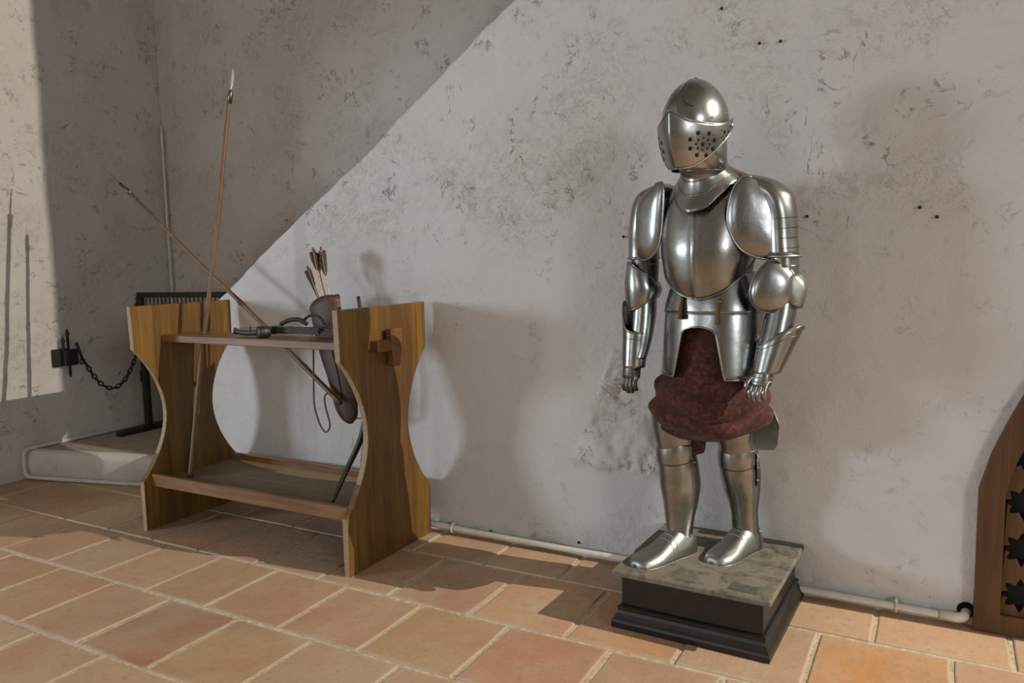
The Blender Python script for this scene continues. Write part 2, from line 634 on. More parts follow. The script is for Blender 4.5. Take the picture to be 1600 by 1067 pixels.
def tile_mesh(x0, x1, y0, y1):
    g = 0.0095
    rj = lambda: random.uniform(-0.003, 0.003)
    cx, cy = (x0 + x1) / 2, (y0 + y1) / 2
    c = [(x0 + g + rj() - cx, y0 + g + rj() - cy), (x1 - g + rj() - cx, y0 + g + rj() - cy),
         (x1 - g + rj() - cx, y1 - g + rj() - cy), (x0 + g + rj() - cx, y1 - g + rj() - cy)]
    # edges follow a slightly uneven line, the arris is worn
    ring = []
    for i in range(4):
        a, b = c[i], c[(i + 1) % 4]
        for k in range(4):
            t = k / 4
            j = 0.0022 if k else 0
            ring.append((a[0] + (b[0] - a[0]) * t + random.uniform(-j, j), a[1] + (b[1] - a[1]) * t + random.uniform(-j, j)))
    n = len(ring)
    v, f = [], []
    for sc, z in ((1.0, -0.03), (1.0, -0.0055), (0.988, -0.0008), (0.965, 0.0006)):
        v += [(p[0] * sc, p[1] * sc, z) for p in ring]
    for L in range(3):
        for i in range(n):
            k = (i + 1) % n
            f.append((L * n + i, L * n + k, (L + 1) * n + k, (L + 1) * n + i))
    f.append(tuple(3 * n + i for i in range(n)))
    me = mesh(v, f, False)
    me.materials.append(tm)
    return me, (cx, cy)


TPAL = [(0.41, 0.245, 0.150), (0.45, 0.288, 0.180), (0.385, 0.222, 0.138), (0.46, 0.300, 0.185), (0.40, 0.268, 0.178), (0.415, 0.238, 0.142)]
RED, ORA, PALE, OLV = (0.33, 0.155, 0.085), (0.50, 0.245, 0.095), (0.50, 0.315, 0.185), (0.39, 0.245, 0.125)
# fired darker, brighter or paler than their neighbours
TC_ = {(4, -2.8): RED, (4, -2.4): OLV, (5, -1.4): (0.41, 0.205, 0.115), (5, -1.8): OLV, (5, -2.2): (0.40, 0.23, 0.135), (6, -0.3): ORA, (6, -1.2): (0.47, 0.26, 0.135),
       (7, -0.2): PALE, (7, -0.6): PALE, (6, -0.8): (0.43, 0.28, 0.18), (4, -3.2): (0.40, 0.25, 0.155), (4, -3.6): (0.37, 0.245, 0.155), (5, -3.0): OLV, (6, -1.6): (0.47, 0.27, 0.15)}
for r in range(8):
    js = list(joints[r])
    while js[0] > -5.3: js.insert(0, js[0] - 0.395)
    while js[-1] < 1.9: js.append(js[-1] + 0.40)
    # only the part of each row that a step to the side could show
    lo = {0: -3.6, 1: -4.2, 2: -4.8}.get(r, -5.6)
    hi = {0: 1.0, 1: 1.2, 2: 1.4}.get(r, 2.0)
    for a, b in zip(js[:-1], js[1:]):
        if b < lo or a > hi: continue
        me, (cx, cy) = tile_mesh(a, b, ys[r], ys[r + 1])
        o = bpy.data.objects.new('tile', me)
        me.name = 'tile'
        COL.objects.link(o)
        o.parent = fl
        o.color = (*TC_.get((r, round(a, 1)), random.choice(TPAL)), 1)
        o.location = (cx, cy, random.uniform(-0.0015, 0.0015))
        o.rotation_euler = (random.uniform(-.0025, .0025), random.uniform(-.0025, .0025), 0)
# tiles beyond the ones that can be picked out (behind and beside the photographer), one joined layer
far = []
for (x0, x1, y0, y1) in ((-5.6, 8, -7, -0.065),):
    yy = y0
    k = 0
    while yy < y1 - 0.1:
        xx = x0 + (k % 2) * 0.2
        while xx < x1 - 0.1:
            far.append(box(xx + .008, min(xx + .392, x1), yy + .008, min(yy + .412, y1 - .004), -0.03, 0.0, 0))
            xx += 0.4
        yy += 0.42
        k += 1
for (x0, x1, y0, y1) in ((2.1, 8, -0.05, 4.2),):
    yy = y0
    while yy < y1 - 0.1:
        xx = x0
        while xx < x1 - 0.1:
            far.append(box(xx + .008, min(xx + .392, x1), yy + .008, min(yy + .412, y1), -0.03, 0.0, 0))
            xx += 0.4
        yy += 0.42
o = put('tile_layer', join(*far), 'terracotta', fl)
o.color = (0.43, 0.25, 0.145, 1)
o['kind'] = 'stuff'

# ------------------------------------------------------------------ wall with the sloping stair parapet
WY = 3.24
def parapet_x(z):
    """left edge of the wall at height z"""
    if z <= 1.15: return -4.02
    t = min((z - 1.15) / 0.12, 1)
    return max(-4.02, -3.86 + (z - 1.15) * 1.497)


def build_wall_back():
    nz, nx = 300, 460
    top = 4.6
    zs = np.concatenate([np.linspace(-0.03, 2.95, 262), np.linspace(2.99, top, 38)])
    X = np.zeros((nz, nx))
    for i, z in enumerate(zs):
        x0 = parapet_x(z)
        wob = 0.0
        if z > 1.15:
            wob = 0.075 * (float(fbm(np.array([z * 7.0]), np.array([3.3]), 4, 40)[0]) - 0.45) + 0.05 * (float(fbm(np.array([z * 1.6]), np.array([7.3]), 2, 44)[0]) - 0.4)
        else:
            wob = 0.012 * (float(fbm(np.array([z * 5.0]), np.array([3.3]), 3, 40)[0]) - 0.45)
        x0 += wob
        t = np.linspace(0, 1, nx)
        X[i] = x0 + (1.6 - x0) * t
    Z = np.repeat(zs[:, None], nx, 1)
    # where the whitewash is flaking
    m = sstep(1.35, 1.75, Z) * (1 - sstep(-0.35, 0.35, X)) * (0.25 + 0.75 * sstep(0.36, 0.52, fbm(X * 1.7, Z * 1.7, 3, 60)))
    m += 0.9 * np.exp(-(((X + 1.62) / 0.85)**2 + ((Z - 1.72) / 0.22)**2))
    # triangular patch left of the armour
    ta = np.clip((0.95 - Z) / 0.52, 0, 1)
    tri = (1 - sstep(0.75, 1.05, np.abs(X + 1.24) / (0.04 + 0.20 * ta))) * sstep(0.40, 0.46, Z) * (1 - sstep(0.93, 1.0, Z))
    m += 2.3 * tri * (0.6 + 0.8 * fbm(X * 6, Z * 6, 2, 71))
    m += 0.35 * (1 - sstep(0.05, 0.25, Z))
    m += 0.22
    d = relief(X, Z, np.clip(m, 0, 2.4) * 0.62, 2)
    edge = np.linspace(0, 1, nx)[None, :] * (1.6 - X[:, :1])
    d -= 0.03 * np.exp(-edge / 0.018)
    # settle flat behind the grille door
    flat = (X > 0.10)[:, :] & (Z < 1.5)
    d = np.where(flat, np.minimum(d, 0.002), d)
    Y = WY - d
    P = np.stack([X, Y, Z], -1).reshape(-1, 3)
    i = np.arange(nz - 1)[:, None] * nx + np.arange(nx - 1)[None, :]
    q = np.stack([i, i + 1, i + nx + 1, i + nx], -1).reshape(-1, 4)
    verts = P.tolist()
    faces = q.tolist()
    # body behind the front face: back face and the sloping top of the parapet
    b0 = len(verts)
    bk = 0.20
    for k in range(nz):
        verts.append([X[k, 0] + 0.01, WY + bk, zs[k]])
    for k in range(nz - 1):
        faces.append([k * nx, (k + 1) * nx, b0 + k + 1, b0 + k])
    e0 = len(verts)
    for k in range(nz):
        verts.append([1.6, WY + bk, zs[k]])
    for k in range(nz - 1):
        faces.append([k * nx + nx - 1, e0 + k, e0 + k + 1, (k + 1) * nx + nx - 1])
        faces.append([b0 + k, b0 + k + 1, e0 + k + 1, e0 + k])
    me = bpy.data.meshes.new('wall_back')
    me.from_pydata(verts, [], faces)
    me.polygons.foreach_set('use_smooth', [True] * len(q) + [False] * (len(faces) - len(q)))
    me.update()
    a = me.attributes.new('flaking', 'FLOAT', 'POINT')
    vals = np.zeros(len(me.vertices), dtype=np.float32)
    vals[:nz * nx] = np.clip(m, 0.0, 1.0).reshape(-1)
    a.data.foreach_set('value', vals)
    return me


wb = struct(put('wall_back', build_wall_back(), 'white_plaster'))

# small holes and nails left in the plaster
for (x, z) in [(-0.644, 2.212), (-0.565, 2.208), (-0.456, 1.535), (-0.068, 1.551), (-0.012, 1.514), (-1.21, 1.48), (-1.441, 0.063), (-1.918, 0.045), (-0.792, 2.367), (-1.108, 1.408)]:
    put('nail', lathe((x, WY - 0.006, z), [(0.003, 0), (0.0065, -0.004), (0.005, -0.010), (0.001, -0.011)], 10, (0, 1, 0)), 'iron_black', wb)


def grid_wall(p0, du, dv, nu, nv, nrm, s, rough):
    u = np.linspace(0, 1, nu)
    v = np.linspace(0, 1, nv)
    Ug, Vg = np.meshgrid(u, v)
    lu, lv = np.linalg.norm(du), np.linalg.norm(dv)
    d = relief(Ug * lu + 20, Vg * lv, rough(Ug * lu, Vg * lv), s)
    P = np.array(p0)[None, None, :] + Ug[..., None] * np.array(du) + Vg[..., None] * np.array(dv) + d[..., None] * np.array(nrm)
    i = np.arange(nv - 1)[:, None] * nu + np.arange(nu - 1)[None, :]
    q = np.stack([i, i + 1, i + nu + 1, i + nu], -1).reshape(-1, 4)
    me = bpy.data.meshes.new('m')
    me.from_pydata(P.reshape(-1, 3).tolist(), [], q.tolist())
    me.polygons.foreach_set('use_smooth', [True] * len(q))
    me.update()
    return me


def set_flaking(o, val):
    a = o.data.attributes.new('flaking', 'FLOAT', 'POINT')
    a.data.foreach_set('value', np.full(len(o.data.vertices), val, dtype=np.float32))
    return o


# left wall, with the doorway that lets the daylight in
LX = -5.30
DY0, DY1, DZ = -2.3, 1.30, 2.32
rgh = lambda u, v: 0.12 + 0.45 * sstep(0.48, 0.6, fbm(u * 1.5, v * 1.5, 3, 90))
lw = join(grid_wall((LX, DY1, -0.03), (0, 4.1 - DY1, 0), (0, 0, 4.65), 170, 260, (1, 0, 0), 5, rgh),
          box(LX - 0.5, LX - 0.02, DY1, 4.6, -0.1, 5.2, 0), box(LX - 0.5, LX, -7, DY0, -0.1, 5.2, 0),
          box(LX - 0.5, LX, DY0, DY1, DZ, 5.2, 0), box(LX - 0.3, LX, DY1, 4.6, 4.55, 5.2, 0))
set_flaking(struct(put('wall_left', lw, 'old_plaster')), 0.9)
# wall at the back of the stair recess
set_flaking(struct(put('wall_recess', join(grid_wall((LX, 4.10, -0.03), (4.6, 0, 0), (0, 0, 4.65), 230, 230, (0, -1, 0), 9, rgh),
                               box(-5.9, 7.2, 4.3, 4.6, -0.1, 5.2, 0)), 'old_plaster')), 1.0)
# the rest of the hall, out of frame
struct(put('wall_light_block', box(1.38, 1.598, 3.25, 4.35, -0.1, 5.2, 0), 'white_plaster'))  # unseen wall added to keep the floodlight out of the stair recess
struct(put('wall_right', box(6.5, 6.8, -7, 4.5, -0.1, 5.2, 0), 'old_plaster'))
rw = join(box(-5.8, -4.9, -7.3, -7.0, -0.1, 5.2, 0), box(-1.9, 6.8, -7.3, -7.0, -0.1, 5.2, 0),
          box(-4.9, -1.9, -7.3, -7.0, -0.1, 1.2, 0), box(-4.9, -1.9, -7.3, -7.0, 4.0, 5.2, 0))
struct(put('wall_front', rw, 'old_plaster'))
struct(put('ceiling', box(-5.8, 6.8, -7.3, 4.6, 5.2, 5.4, 0), 'old_plaster'))

# ------------------------------------------------------------------ the raised step and stair behind the parapet
def build_step():
    # uneven whitewashed riser, then the landing
    pts = []
    n = 70
    rows = []
    prof = [(0.0, 0.0), (0.012, 0.05), (0.014, 0.10), (0.012, 0.15), (0.0, 0.178), (-0.02, 0.189), (-0.05, 0.192)]
    for (dp, z) in prof:
        row = []
        for i in range(n):
            t = i / (n - 1)
            x = LX + t * 1.36
            y = 2.89 + t * 0.33
            w = 0.03 * (float(fbm(np.array([x * 4]), np.array([z * 6]), 3, 77)[0]) - 0.45)
            row.append((x, y - dp + w, z + (w * 0.5 if z > 0.1 else 0)))
        rows.append(row)
    riser = surf(rows)
    top = mesh([(LX, 2.93, 0.188), (-3.94, 3.26, 0.188), (-3.94, 4.12, 0.188), (LX, 4.12, 0.188)], [(0, 1, 2, 3)])
    return riser, top


rs, tp = build_step()
st = struct(put('step', tp, 'step_floor'))
put('riser', rs, 'step_plaster', st)
for k in range(9):
    put('stair_tread', box(-3.9 + k * 0.30, -3.9 + (k + 1) * 0.30, 3.44, 4.09, 0.0, 0.19 * (k + 2) * 0.98 - 0.02, 0.004), 'step_floor', st)

# ------------------------------------------------------------------ arched grille door at the right edge
def arch_pts(inset=0.0):
    half = [(0.154, 0.0), (0.154, 0.525), (0.19, 0.665), (0.232, 0.775), (0.278, 0.882), (0.36, 1.03), (0.46, 1.17), (0.58, 1.30), (0.75, 1.42)]
    L = [(x + inset, z) for x, z in half[:2]] + [(x + inset * 0.9, z - inset * 0.3) for x, z in half[2:-1]] + [(0.75, 1.42 - inset * 1.25)]
    return L + [(1.5 - x, z) for x, z in L[-2::-1]]


def flat_holes(outer, holes, y0, y1):
    """plate with cut-outs, standing in the xz plane"""
    cu = bpy.data.curves.new('c', 'CURVE')
    cu.dimensions = '2D'
    cu.fill_mode = 'BOTH'
    cu.extrude = abs(y1 - y0) / 2
    for lp in [outer] + holes:
        sp = cu.splines.new('POLY')
        sp.points.add(len(lp) - 1)
        for p, (x, z) in zip(sp.points, lp):
            p.co = (x, z, 0, 1)
        sp.use_cyclic_u = True
    ob = bpy.data.objects.new('tmp', cu)
    COL.objects.link(ob)
    dg = bpy.context.evaluated_depsgraph_get()
    me = bpy.data.meshes.new_from_object(ob.evaluated_get(dg))
    bpy.data.objects.remove(ob, do_unlink=True)
    me.materials.clear()
    me.transform(Matrix(((1, 0, 0, 0), (0, 0, -1, (y0 + y1) / 2), (0, 1, 0, 0), (0, 0, 0, 1))))
    return me


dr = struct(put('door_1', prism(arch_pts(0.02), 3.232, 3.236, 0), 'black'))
oa, ia = arch_pts(0), arch_pts(0.083)
ia = [(x, max(z, 0.075)) for x, z in ia]
put('door_frame', flat_holes(oa, [ia], 3.195, 3.24), 'door_wood', dr)


def star(cx, cz, r=0.052):
    out = []
    for k in range(32):
        a = 2 * math.pi * k / 32
        q = 1.0 + 0.22 * math.cos(8 * a) - (0.0 if k % 8 else -0.12)
        out.append((cx + r * q * math.cos(a) * 1.0, cz + r * q * math.sin(a) * 0.92))
    return out


hs = []
for i in range(6):
    for j in range(8):
        x, z = 0.295 + i * 0.182, 0.152 + j * 0.171
        if j % 1 == 0:
            lim = 0.80 - abs(x - 0.75)
            mz = 0.55 + (1.42 - 0.55) * min(1, max(0, (0.6 - abs(x - 0.75)) / 0.6)) ** 0.75 - 0.16
            if z < mz + 0.02: hs.append(star(x, z))
put('door_panel', flat_holes([(x, z) for x, z in arch_pts(0.075)], hs, 3.212, 3.23), 'door_wood', dr)

# ------------------------------------------------------------------ pipes and conduits
def pipe_path(pts, bend=0.04, n=6):
    P = [Vector(p) for p in pts]
    out = [P[0]]
    for i in range(1, len(P) - 1):
        a = (P[i - 1] - P[i]).normalized()
        b = (P[i + 1] - P[i]).normalized()
        for k in range(n + 1):
            t = k / n
            p0, p1, p2 = P[i] + a * bend, P[i], P[i] + b * bend
            out.append(p0 * (1 - t)**2 + p1 * 2 * t * (1 - t) + p2 * t * t)
    out.append(P[-1])
    return out


fp = empty('water_pipe', (0.05, 3.2, 0.04), 'long white pipe along the foot of the wall, ending at the arched door', 'pipe')
pz = 0.034
strt = [(-4.0, 3.212, pz), (-2.6, 3.214, pz + 0.004), (-1.6, 3.206, pz - 0.002), (-0.7, 3.210, pz + 0.001), (0.05, 3.205, pz)]
put('pipe', tube(arc_path(strt, 10), 0.0145, 14), 'pvc', fp)
put('elbow', tube(pipe_path([(0.045, 3.205, pz), (0.128, 3.203, pz), (0.135, 3.27, pz + 0.02)], 0.035), 0.0185, 14), 'pvc', fp)
for x in (-2.13, -0.10, -0.99):
    put('pipe_clip', join(tube([(x, 3.208 + 0.02 * math.cos(a), pz + 0.02 * math.sin(a)) for a in lin(0.9 * math.pi / 2, 3.2 * math.pi / 2, 10)], 0.0045, 6),
                          box(x - 0.005, x + 0.005, 3.2, 3.235, pz + 0.018, pz + 0.03, 0.001)), 'pvc', fp)
put('wall_hole', lathe((0.132, WY - 0.004, pz + 0.022), [(0.001, 0.002), (0.030, 0.0), (0.030, 0.006), (0.001, 0.008)], 16, (0, 1, 0)), 'black', fp)

cc = tube(arc_path([(-5.268, 4.07, 0.2), (-5.27, 4.068, 1.2), (-5.272, 4.07, 2.0), (-5.27, 4.07, 2.46)], 6), 0.010, 10)
tag(origin_to(put('conduit', cc, 'pvc_painted'), (-5.268, 4.07, 0.2)), 'thin painted conduit rising in the far left corner of the recess', 'conduit')
cs = tube(pipe_path([(LX + 0.018, 3.95, 0.203), (LX + 0.018, 3.2, 0.203), (LX + 0.022, 2.85, 0.203), (LX + 0.022, 2.85, 0.02), (-4.55, 3.04, 0.014), (-4.05, 3.17, 0.014)], 0.05), 0.013, 10)
tag(origin_to(put('conduit', cs, 'pvc_painted'), (LX, 2.85, 0.02)), 'painted conduit looping round the edge of the low white step', 'conduit')

# ------------------------------------------------------------------ iron gate, chain and wall bracket
gt = empty('barrier_gate', (-5.09, 3.66, 0.188), 'dark iron barrier with thin upright bars standing behind the rack', 'gate')
GY = 3.66
put('post', box(-5.118, -5.072, GY - 0.02, GY + 0.02, 0.20, 1.175, 0.003), 'iron', gt)
put('post', box(-3.99, -3.95, GY - 0.02, GY + 0.02, 0.40, 1.20, 0.003), 'iron', gt)
put('foot', box(-5.125, -5.065, 3.41, 3.93, 0.188, 0.222, 0.004), 'iron', gt)
put('top_rail', rot_mesh(box(-5.118, -3.95, GY - 0.014, GY + 0.014, 1.168, 1.205, 0.003), -0.008, (-5.1, GY, 1.18), 'Y'), 'iron', gt)
put('bottom_rail', rot_mesh(box(-5.118, -3.95, GY - 0.012, GY + 0.012, 0.74, 0.775, 0.003), 0.0, (-5.1, GY, 0.76), 'Y'), 'iron', gt)
bar0 = None
for k in range(25):
    x = -5.028 + k * 0.0425
    if bar0 is None:
        b = put('bar', tube([(x, GY, 0.775), (x, GY, 1.175)], 0.0045, 6), 'iron', gt)
        bar0 = b
    else:
        b = bar0.copy()
        COL.objects.link(b)
        b.parent = gt
        b.location = bar0.location + Vector((k * 0.0425, 0, 0))
put('hook', tube(pipe_path([(-5.118, GY, 1.06), (-5.15, GY, 1.06), (-5.15, GY, 1.12), (-5.135, GY, 1.13)], 0.012, 4), 0.006, 6), 'iron', gt)
put('hook', tube(pipe_path([(-5.118, GY, 0.63), (-5.15, GY, 0.63), (-5.15, GY, 0.55)], 0.012, 4), 0.006, 6), 'iron', gt)
put('hook', tube(pipe_path([(-5.118, GY, 0.745), (-5.16, GY - 0.01, 0.745), (-5.165, GY - 0.01, 0.79)], 0.012, 4), 0.006, 6), 'iron', gt)

br = empty('wall_bracket', (LX, 3.17, 0.78), 'black iron lock plate with spiked bolts fixed to the left wall', 'bracket')
put('back_plate', box(LX, LX + 0.03, 3.10, 3.22, 0.72, 0.84, 0.004), 'iron_black', br)
put('lock_case', box(LX + 0.03, LX + 0.075, 3.15, 3.25, 0.725, 0.835, 0.008), 'iron_black', br)
for (y, z0, z1) in ((3.195, 0.64, 0.98), (3.16, 0.80, 0.93)):
    put('bolt', tube([(LX + 0.05, y + 0.0, z0), (LX + 0.05, y, z0 + 0.02), (LX + 0.05, y, z1 - 0.05), (LX + 0.05, y, z1 - 0.035), (LX + 0.05, y, z1)], [0.003, 0.009, 0.009, 0.014, 0.002], 8), 'iron_black', br)
put('bolt', tube([(LX + 0.07, 3.24, 0.88), (LX + 0.09, 3.27, 0.74)], [0.01, 0.008], 8), 'iron_black', br)
put('ring', tube([(LX + 0.085, 3.265 + 0.018 * math.cos(a), 0.745 + 0.018 * math.sin(a)) for a in lin(0, 2 * math.pi, 15)[:-1]], 0.005, 6, True), 'iron_black', br)


def chain(A, B, sag, n, name, label):
    root = empty(name, A, label, 'chain')
    A, B = Vector(A), Vector(B)
    pts = []
    for k in range(201):
        t = k / 200
        p = A.lerp(B, t)
        p.z -= sag * 4 * t * (1 - t)
        pts.append(p)
    L = [0]
    for a, b in zip(pts[:-1], pts[1:]): L.append(L[-1] + (b - a).length)
    def at(s):
        i = min(range(len(L)), key=lambda i: abs(L[i] - s))
        return pts[i]
    ln = L[-1] / n
    me0 = None
    for k in range(n):
        a, b = at(k * ln), at((k + 1) * ln)
        d = (b - a).normalized()
        if me0 is None:
            hl, hw = ln * 0.62, ln * 0.36
            loop = []
            for j in range(14):
                ang = 2 * math.pi * j / 14
                loop.append((hl * 1.0 * math.cos(ang), hw * math.sin(ang), 0))
            me0 = tube(loop, ln * 0.145, 6, True)
            me0.materials.append(M['iron_black'])
            me0.name = 'link'
        o = bpy.data.objects.new('link', me0)
        COL.objects.link(o)
        o.parent = root
        o.rotation_euler = d.to_track_quat('X', 'Z').to_euler()
        if k % 2: o.rotation_euler = (d.to_track_quat('X', 'Z') @ Matrix.Rotation(math.pi / 2, 3, 'X').to_quaternion()).to_euler()
        o.location = (a + b) / 2 - A
    return root


chain((LX + 0.085, 3.285, 0.735), (-5.165, 3.645, 0.745), 0.215, 17, 'chain', 'black iron chain hanging between the wall bracket and the barrier post')

# ------------------------------------------------------------------ the weapon rack
rk = empty('weapon_rack', (-2.93, 2.87, 0.0), 'amber wooden weapon rack with two waisted side panels, shelf and tray', 'rack')


def side_profile():
    f, b = 2.552, 3.188
    fr = [(f, 0.0), (f, 0.265)]
    for k in range(17):
        t = k / 16
        a = math.pi * t
        # waist: straight bevel in, then a long round
        z = 0.265 + (0.965 - 0.265) * t
        dp = 0.165 * math.sin(a) ** 0.85
        fr.append((f + dp, z))
    fr += [(f - 0.006, 1.19)]
    bk = [(b + 0.002, 1.19)] + [(b - (y - f), z) for y, z in fr[-2:0:-1] if z > 0.2][0:0]
    out = fr + [(b + 0.004, 1.19)]
    for (y, z) in reversed(fr[1:-1]):
        out.append((b - (y - f), z))
    out.append((b, 0.0))
    return out


sp = side_profile()
for x in (-2.285, -3.665):
    p = put('side_panel', prism(sp, x + 0.004, x + 0.036, 0.0025, 'yz'), 'amber_wood', rk)
    p.data.materials.append(M['pale_lit_edge'])  # pale end grain with doorway light on the edges painted into its colour
    for f_ in p.data.polygons:
        if abs(f_.normal.x) < 0.3 and f_.normal.z < 0.5: f_.material_index = 1
# upper shelf with holes for the spear shafts
put('upper_shelf', join(box(-3.628, -2.286, 2.715, 2.79, 0.992, 1.030, 0.003), box(-3.628, -2.286, 2.86, 2.925, 0.992, 1.030, 0.003),
                        box(-3.628, -3.465, 2.79, 2.86, 0.993, 1.0295, 0), box(-3.395, -2.286, 2.79, 2.86, 0.993, 1.0295, 0)), 'rail_wood', rk)
put('tenon', box(-2.25, -2.200, 2.755, 2.93, 0.985, 1.038, 0.004), 'dark_tenon', rk)
put('wedge', prism([(2.845, 1.085), (2.93, 1.085), (2.925, 1.0), (2.905, 0.91), (2.86, 0.91), (2.85, 1.0)], -2.232, -2.196, 0.003, 'yz'), 'dark_tenon', rk)
put('tenon', box(-3.74, -3.665, 2.755, 2.93, 0.985, 1.038, 0.004), 'dark_tenon', rk)
put('front_rail', box(-3.63, -2.286, 2.595, 2.622, 0.236, 0.300, 0.003), 'rail_wood', rk)
put('back_rail', box(-3.63, -2.286, 3.125, 3.15, 0.225, 0.292, 0.003), 'rail_wood', rk)
put('tray_board', box(-3.63, -2.286, 2.622, 2.875, 0.243, 0.258, 0.002), 'tray_wood', rk)
put('tray_board', box(-3.63, -2.286, 2.878, 3.125, 0.243, 0.258, 0.002), 'tray_wood', rk)

# ------------------------------------------------------------------ spears
def spear(name, A, B, label, r=0.0105, nodes=6, head=0.13, flat=True, mat='cane', socket=0.07):
    A, B = Vector(A), Vector(B)
    d = (B - A).normalized()
    root = empty(name, A, label, 'spear')
    Ls = (B - A).length - head
    pts, rs = [], []
    for k in range(nodes * 8 + 1):
        t = k / (nodes * 8)
        wob = 0.004 * math.sin(t * 9.0 + A.x * 3)
        pts.append(A + d * (Ls * t) + Vector((wob, wob * 0.5, 0)))
        rs.append(r * (1.05 - 0.25 * t) * (1.16 if k % 8 == 0 else 1.0))
    put('shaft', tube(pts, rs, 10), mat, root)
    nodes_m = []
    e = A + d * Ls
    put('socket', tube([e - d * 0.06, e, e + d * (socket - 0.06 if socket > .06 else .01)], [r * 0.98, r * 1.0, r * 0.55], 10), 'steel_dark', root)
    side = d.cross(Vector((0.3, 1, 0.1))).normalized()
    nrm = d.cross(side)
    tip = A + d * (Ls + head)
    v, f = [], []
    prof = [(0.0, 0.004), (0.12, 0.006), (0.3, 0.018), (0.5, 0.021), (0.75, 0.015), (0.92, 0.006), (1.0, 0.0008)] if flat else [(0, 0.010), (0.12, 0.013), (0.28, 0.009), (0.33, 0.003), (0.7, 0.002), (1.0, 0.0008)]
    rows = []
    for t, w in prof:
        c = e + d * (head * t)
        th = 0.004 if flat else w
        rows.append([c + side * w, c + nrm * th * min(1, w / 0.006), c - side * w, c - nrm * th * min(1, w / 0.006)])
    hm = surf(rows, True, True, True)
    for p in hm.polygons: p.use_smooth = not flat
    put('spearhead', hm, 'blade' if flat else 'iron', root)
    return root


spear('spear', (-3.512, 2.742, 0.262), (-3.283, 3.0, 2.425), 'tall upright bamboo spear with bright steel leaf head in the rack', 0.0125, 9)
spear('spear', (-2.615, 2.962, 0.690), (-4.45, 3.04, 1.975), 'brown slanting javelin with a thin needle point crossing behind the crossbow', 0.0125, 7, 0.20, False)

# ------------------------------------------------------------------ quiver, arrows, cord and bow
QY = 3.03
def build_quiver():
    ax = [(-2.757, 1.190), (-2.748, 1.12), (-2.705, 0.95), (-2.662, 0.80), (-2.642, 0.655), (-2.626, 0.60), (-2.62, 0.572)]
    hw = [0.096, 0.097, 0.098, 0.088, 0.070, 0.048, 0.012]
    kk = lin(0, 1, 26)
    T = lin(0, 1, len(ax))
    rows = []
    for t in kk:
        cx = sm(list(zip(T, [a[0] for a in ax])), t)
        cz = sm(list(zip(T, [a[1] for a in ax])), t)
        w = sm(list(zip(T, hw)), t)
        row = []
        for j in range(28):
            a = 2 * math.pi * j / 28
            lift = 0.0
            if t == 0:
                lift = 0.042 * abs(math.sin(a)) - 0.034 * (1 - math.cos(a)) / 2
            row.append(Vector((cx + w * math.cos(a), QY + 0.040 * math.sin(a) * abs(math.sin(a)) ** 0.35 * (w / 0.09), cz + lift + w * 0.22 * math.cos(a))))
        rows.append(row)
    return surf(rows, True, False, True), rows


qv = empty('quiver', (-2.6, QY, 0.58), 'brown leather quiver full of arrows hanging behind the shelf', 'quiver')
qm, qrows = build_quiver()
solid(put('body', qm, 'leather', qv), 0.004)
put('rim', tube(qrows[0], 0.0045, 6, True), 'leather', qv)
put('seam', tube([(-2.71, QY - 0.05, 1.05), (-2.66, QY - 0.046, 0.86), (-2.635, QY - 0.04, 0.72)], 0.0022, 6), 'strap_leather', qv)
put('strap', tube(arc_path([(-2.60, QY + 0.0, 1.13), (-2.52, QY, 0.95), (-2.475, QY + 0.02, 0.82), (-2.47, QY + 0.03, 0.72), (-2.50, QY + 0.02, 0.62), (-2.58, QY, 0.60)], 8), 0.014, 8, False, True, 0.25), 'strap_leather', qv)

arrows = [(-2.890, 1.335, -2.815, 0.0, 'leftmost dark bare shaft without feathers standing in the quiver'),
          (-2.850, 1.372, -2.780, 1, 'short feathered arrow at the left of the quiver mouth'),
          (-2.828, 1.456, -2.762, 1, 'tall dark-feathered arrow, second from the left among the feathered ones'),
          (-2.806, 1.466, -2.746, 1, 'feathered arrow in the middle of the quiver bunch'),
          (-2.783, 1.470, -2.730, 1, 'tallest feathered arrow, right of the middle of the quiver bunch'),
          (-2.756, 1.440, -2.714, 1, 'rightmost feathered arrow in the quiver')]
for i, (xt, zt, xb, fe, lab) in enumerate(arrows):
    yo = QY + (0.012, -0.02, 0.012, -0.022, 0.01, -0.01)[i]
    A = Vector((xb + 0.06, yo, 0.98))
    B = Vector((xt, yo + 0.008, zt))
    mid = Vector((xb, yo, 1.22))
    d = (B - mid).normalized()
    A = mid - d * 0.3
    root = empty('arrow', A, lab, 'arrow', 'arrows in the leather quiver')
    put('shaft', tube([A, B], 0.0046, 8), 'arrow_shaft' if fe else 'cane_dark', root)
    if fe:
        for q in range(3):
            ang = q * 2 * math.pi / 3 + i
            s = d.orthogonal().normalized()
            s = Matrix.Rotation(ang, 3, d) @ s
            fl_ = 0.105
            o0 = B - d * 0.012
            t3 = d.cross(s) * 0.0012
            prof = [(0, 0.006), (0.004, 0.023), (0.045, 0.021), (0.08, 0.013), (fl_, 0.004)]
            vs = []
            for (al, w) in prof:
                vs += [o0 - d * al + s * 0.003 - t3, o0 - d * al + s * w - t3, o0 - d * al + s * w + t3, o0 - d * al + s * 0.003 + t3]
            rows = [vs[k * 4:k * 4 + 4] for k in range(len(prof))]
            put('feather', surf(rows, True, True, True), 'feather', root)
        put('nock', tube([B - d * 0.012, B + d * 0.006], [0.0052, 0.005], 8), 'cane_dark', root)

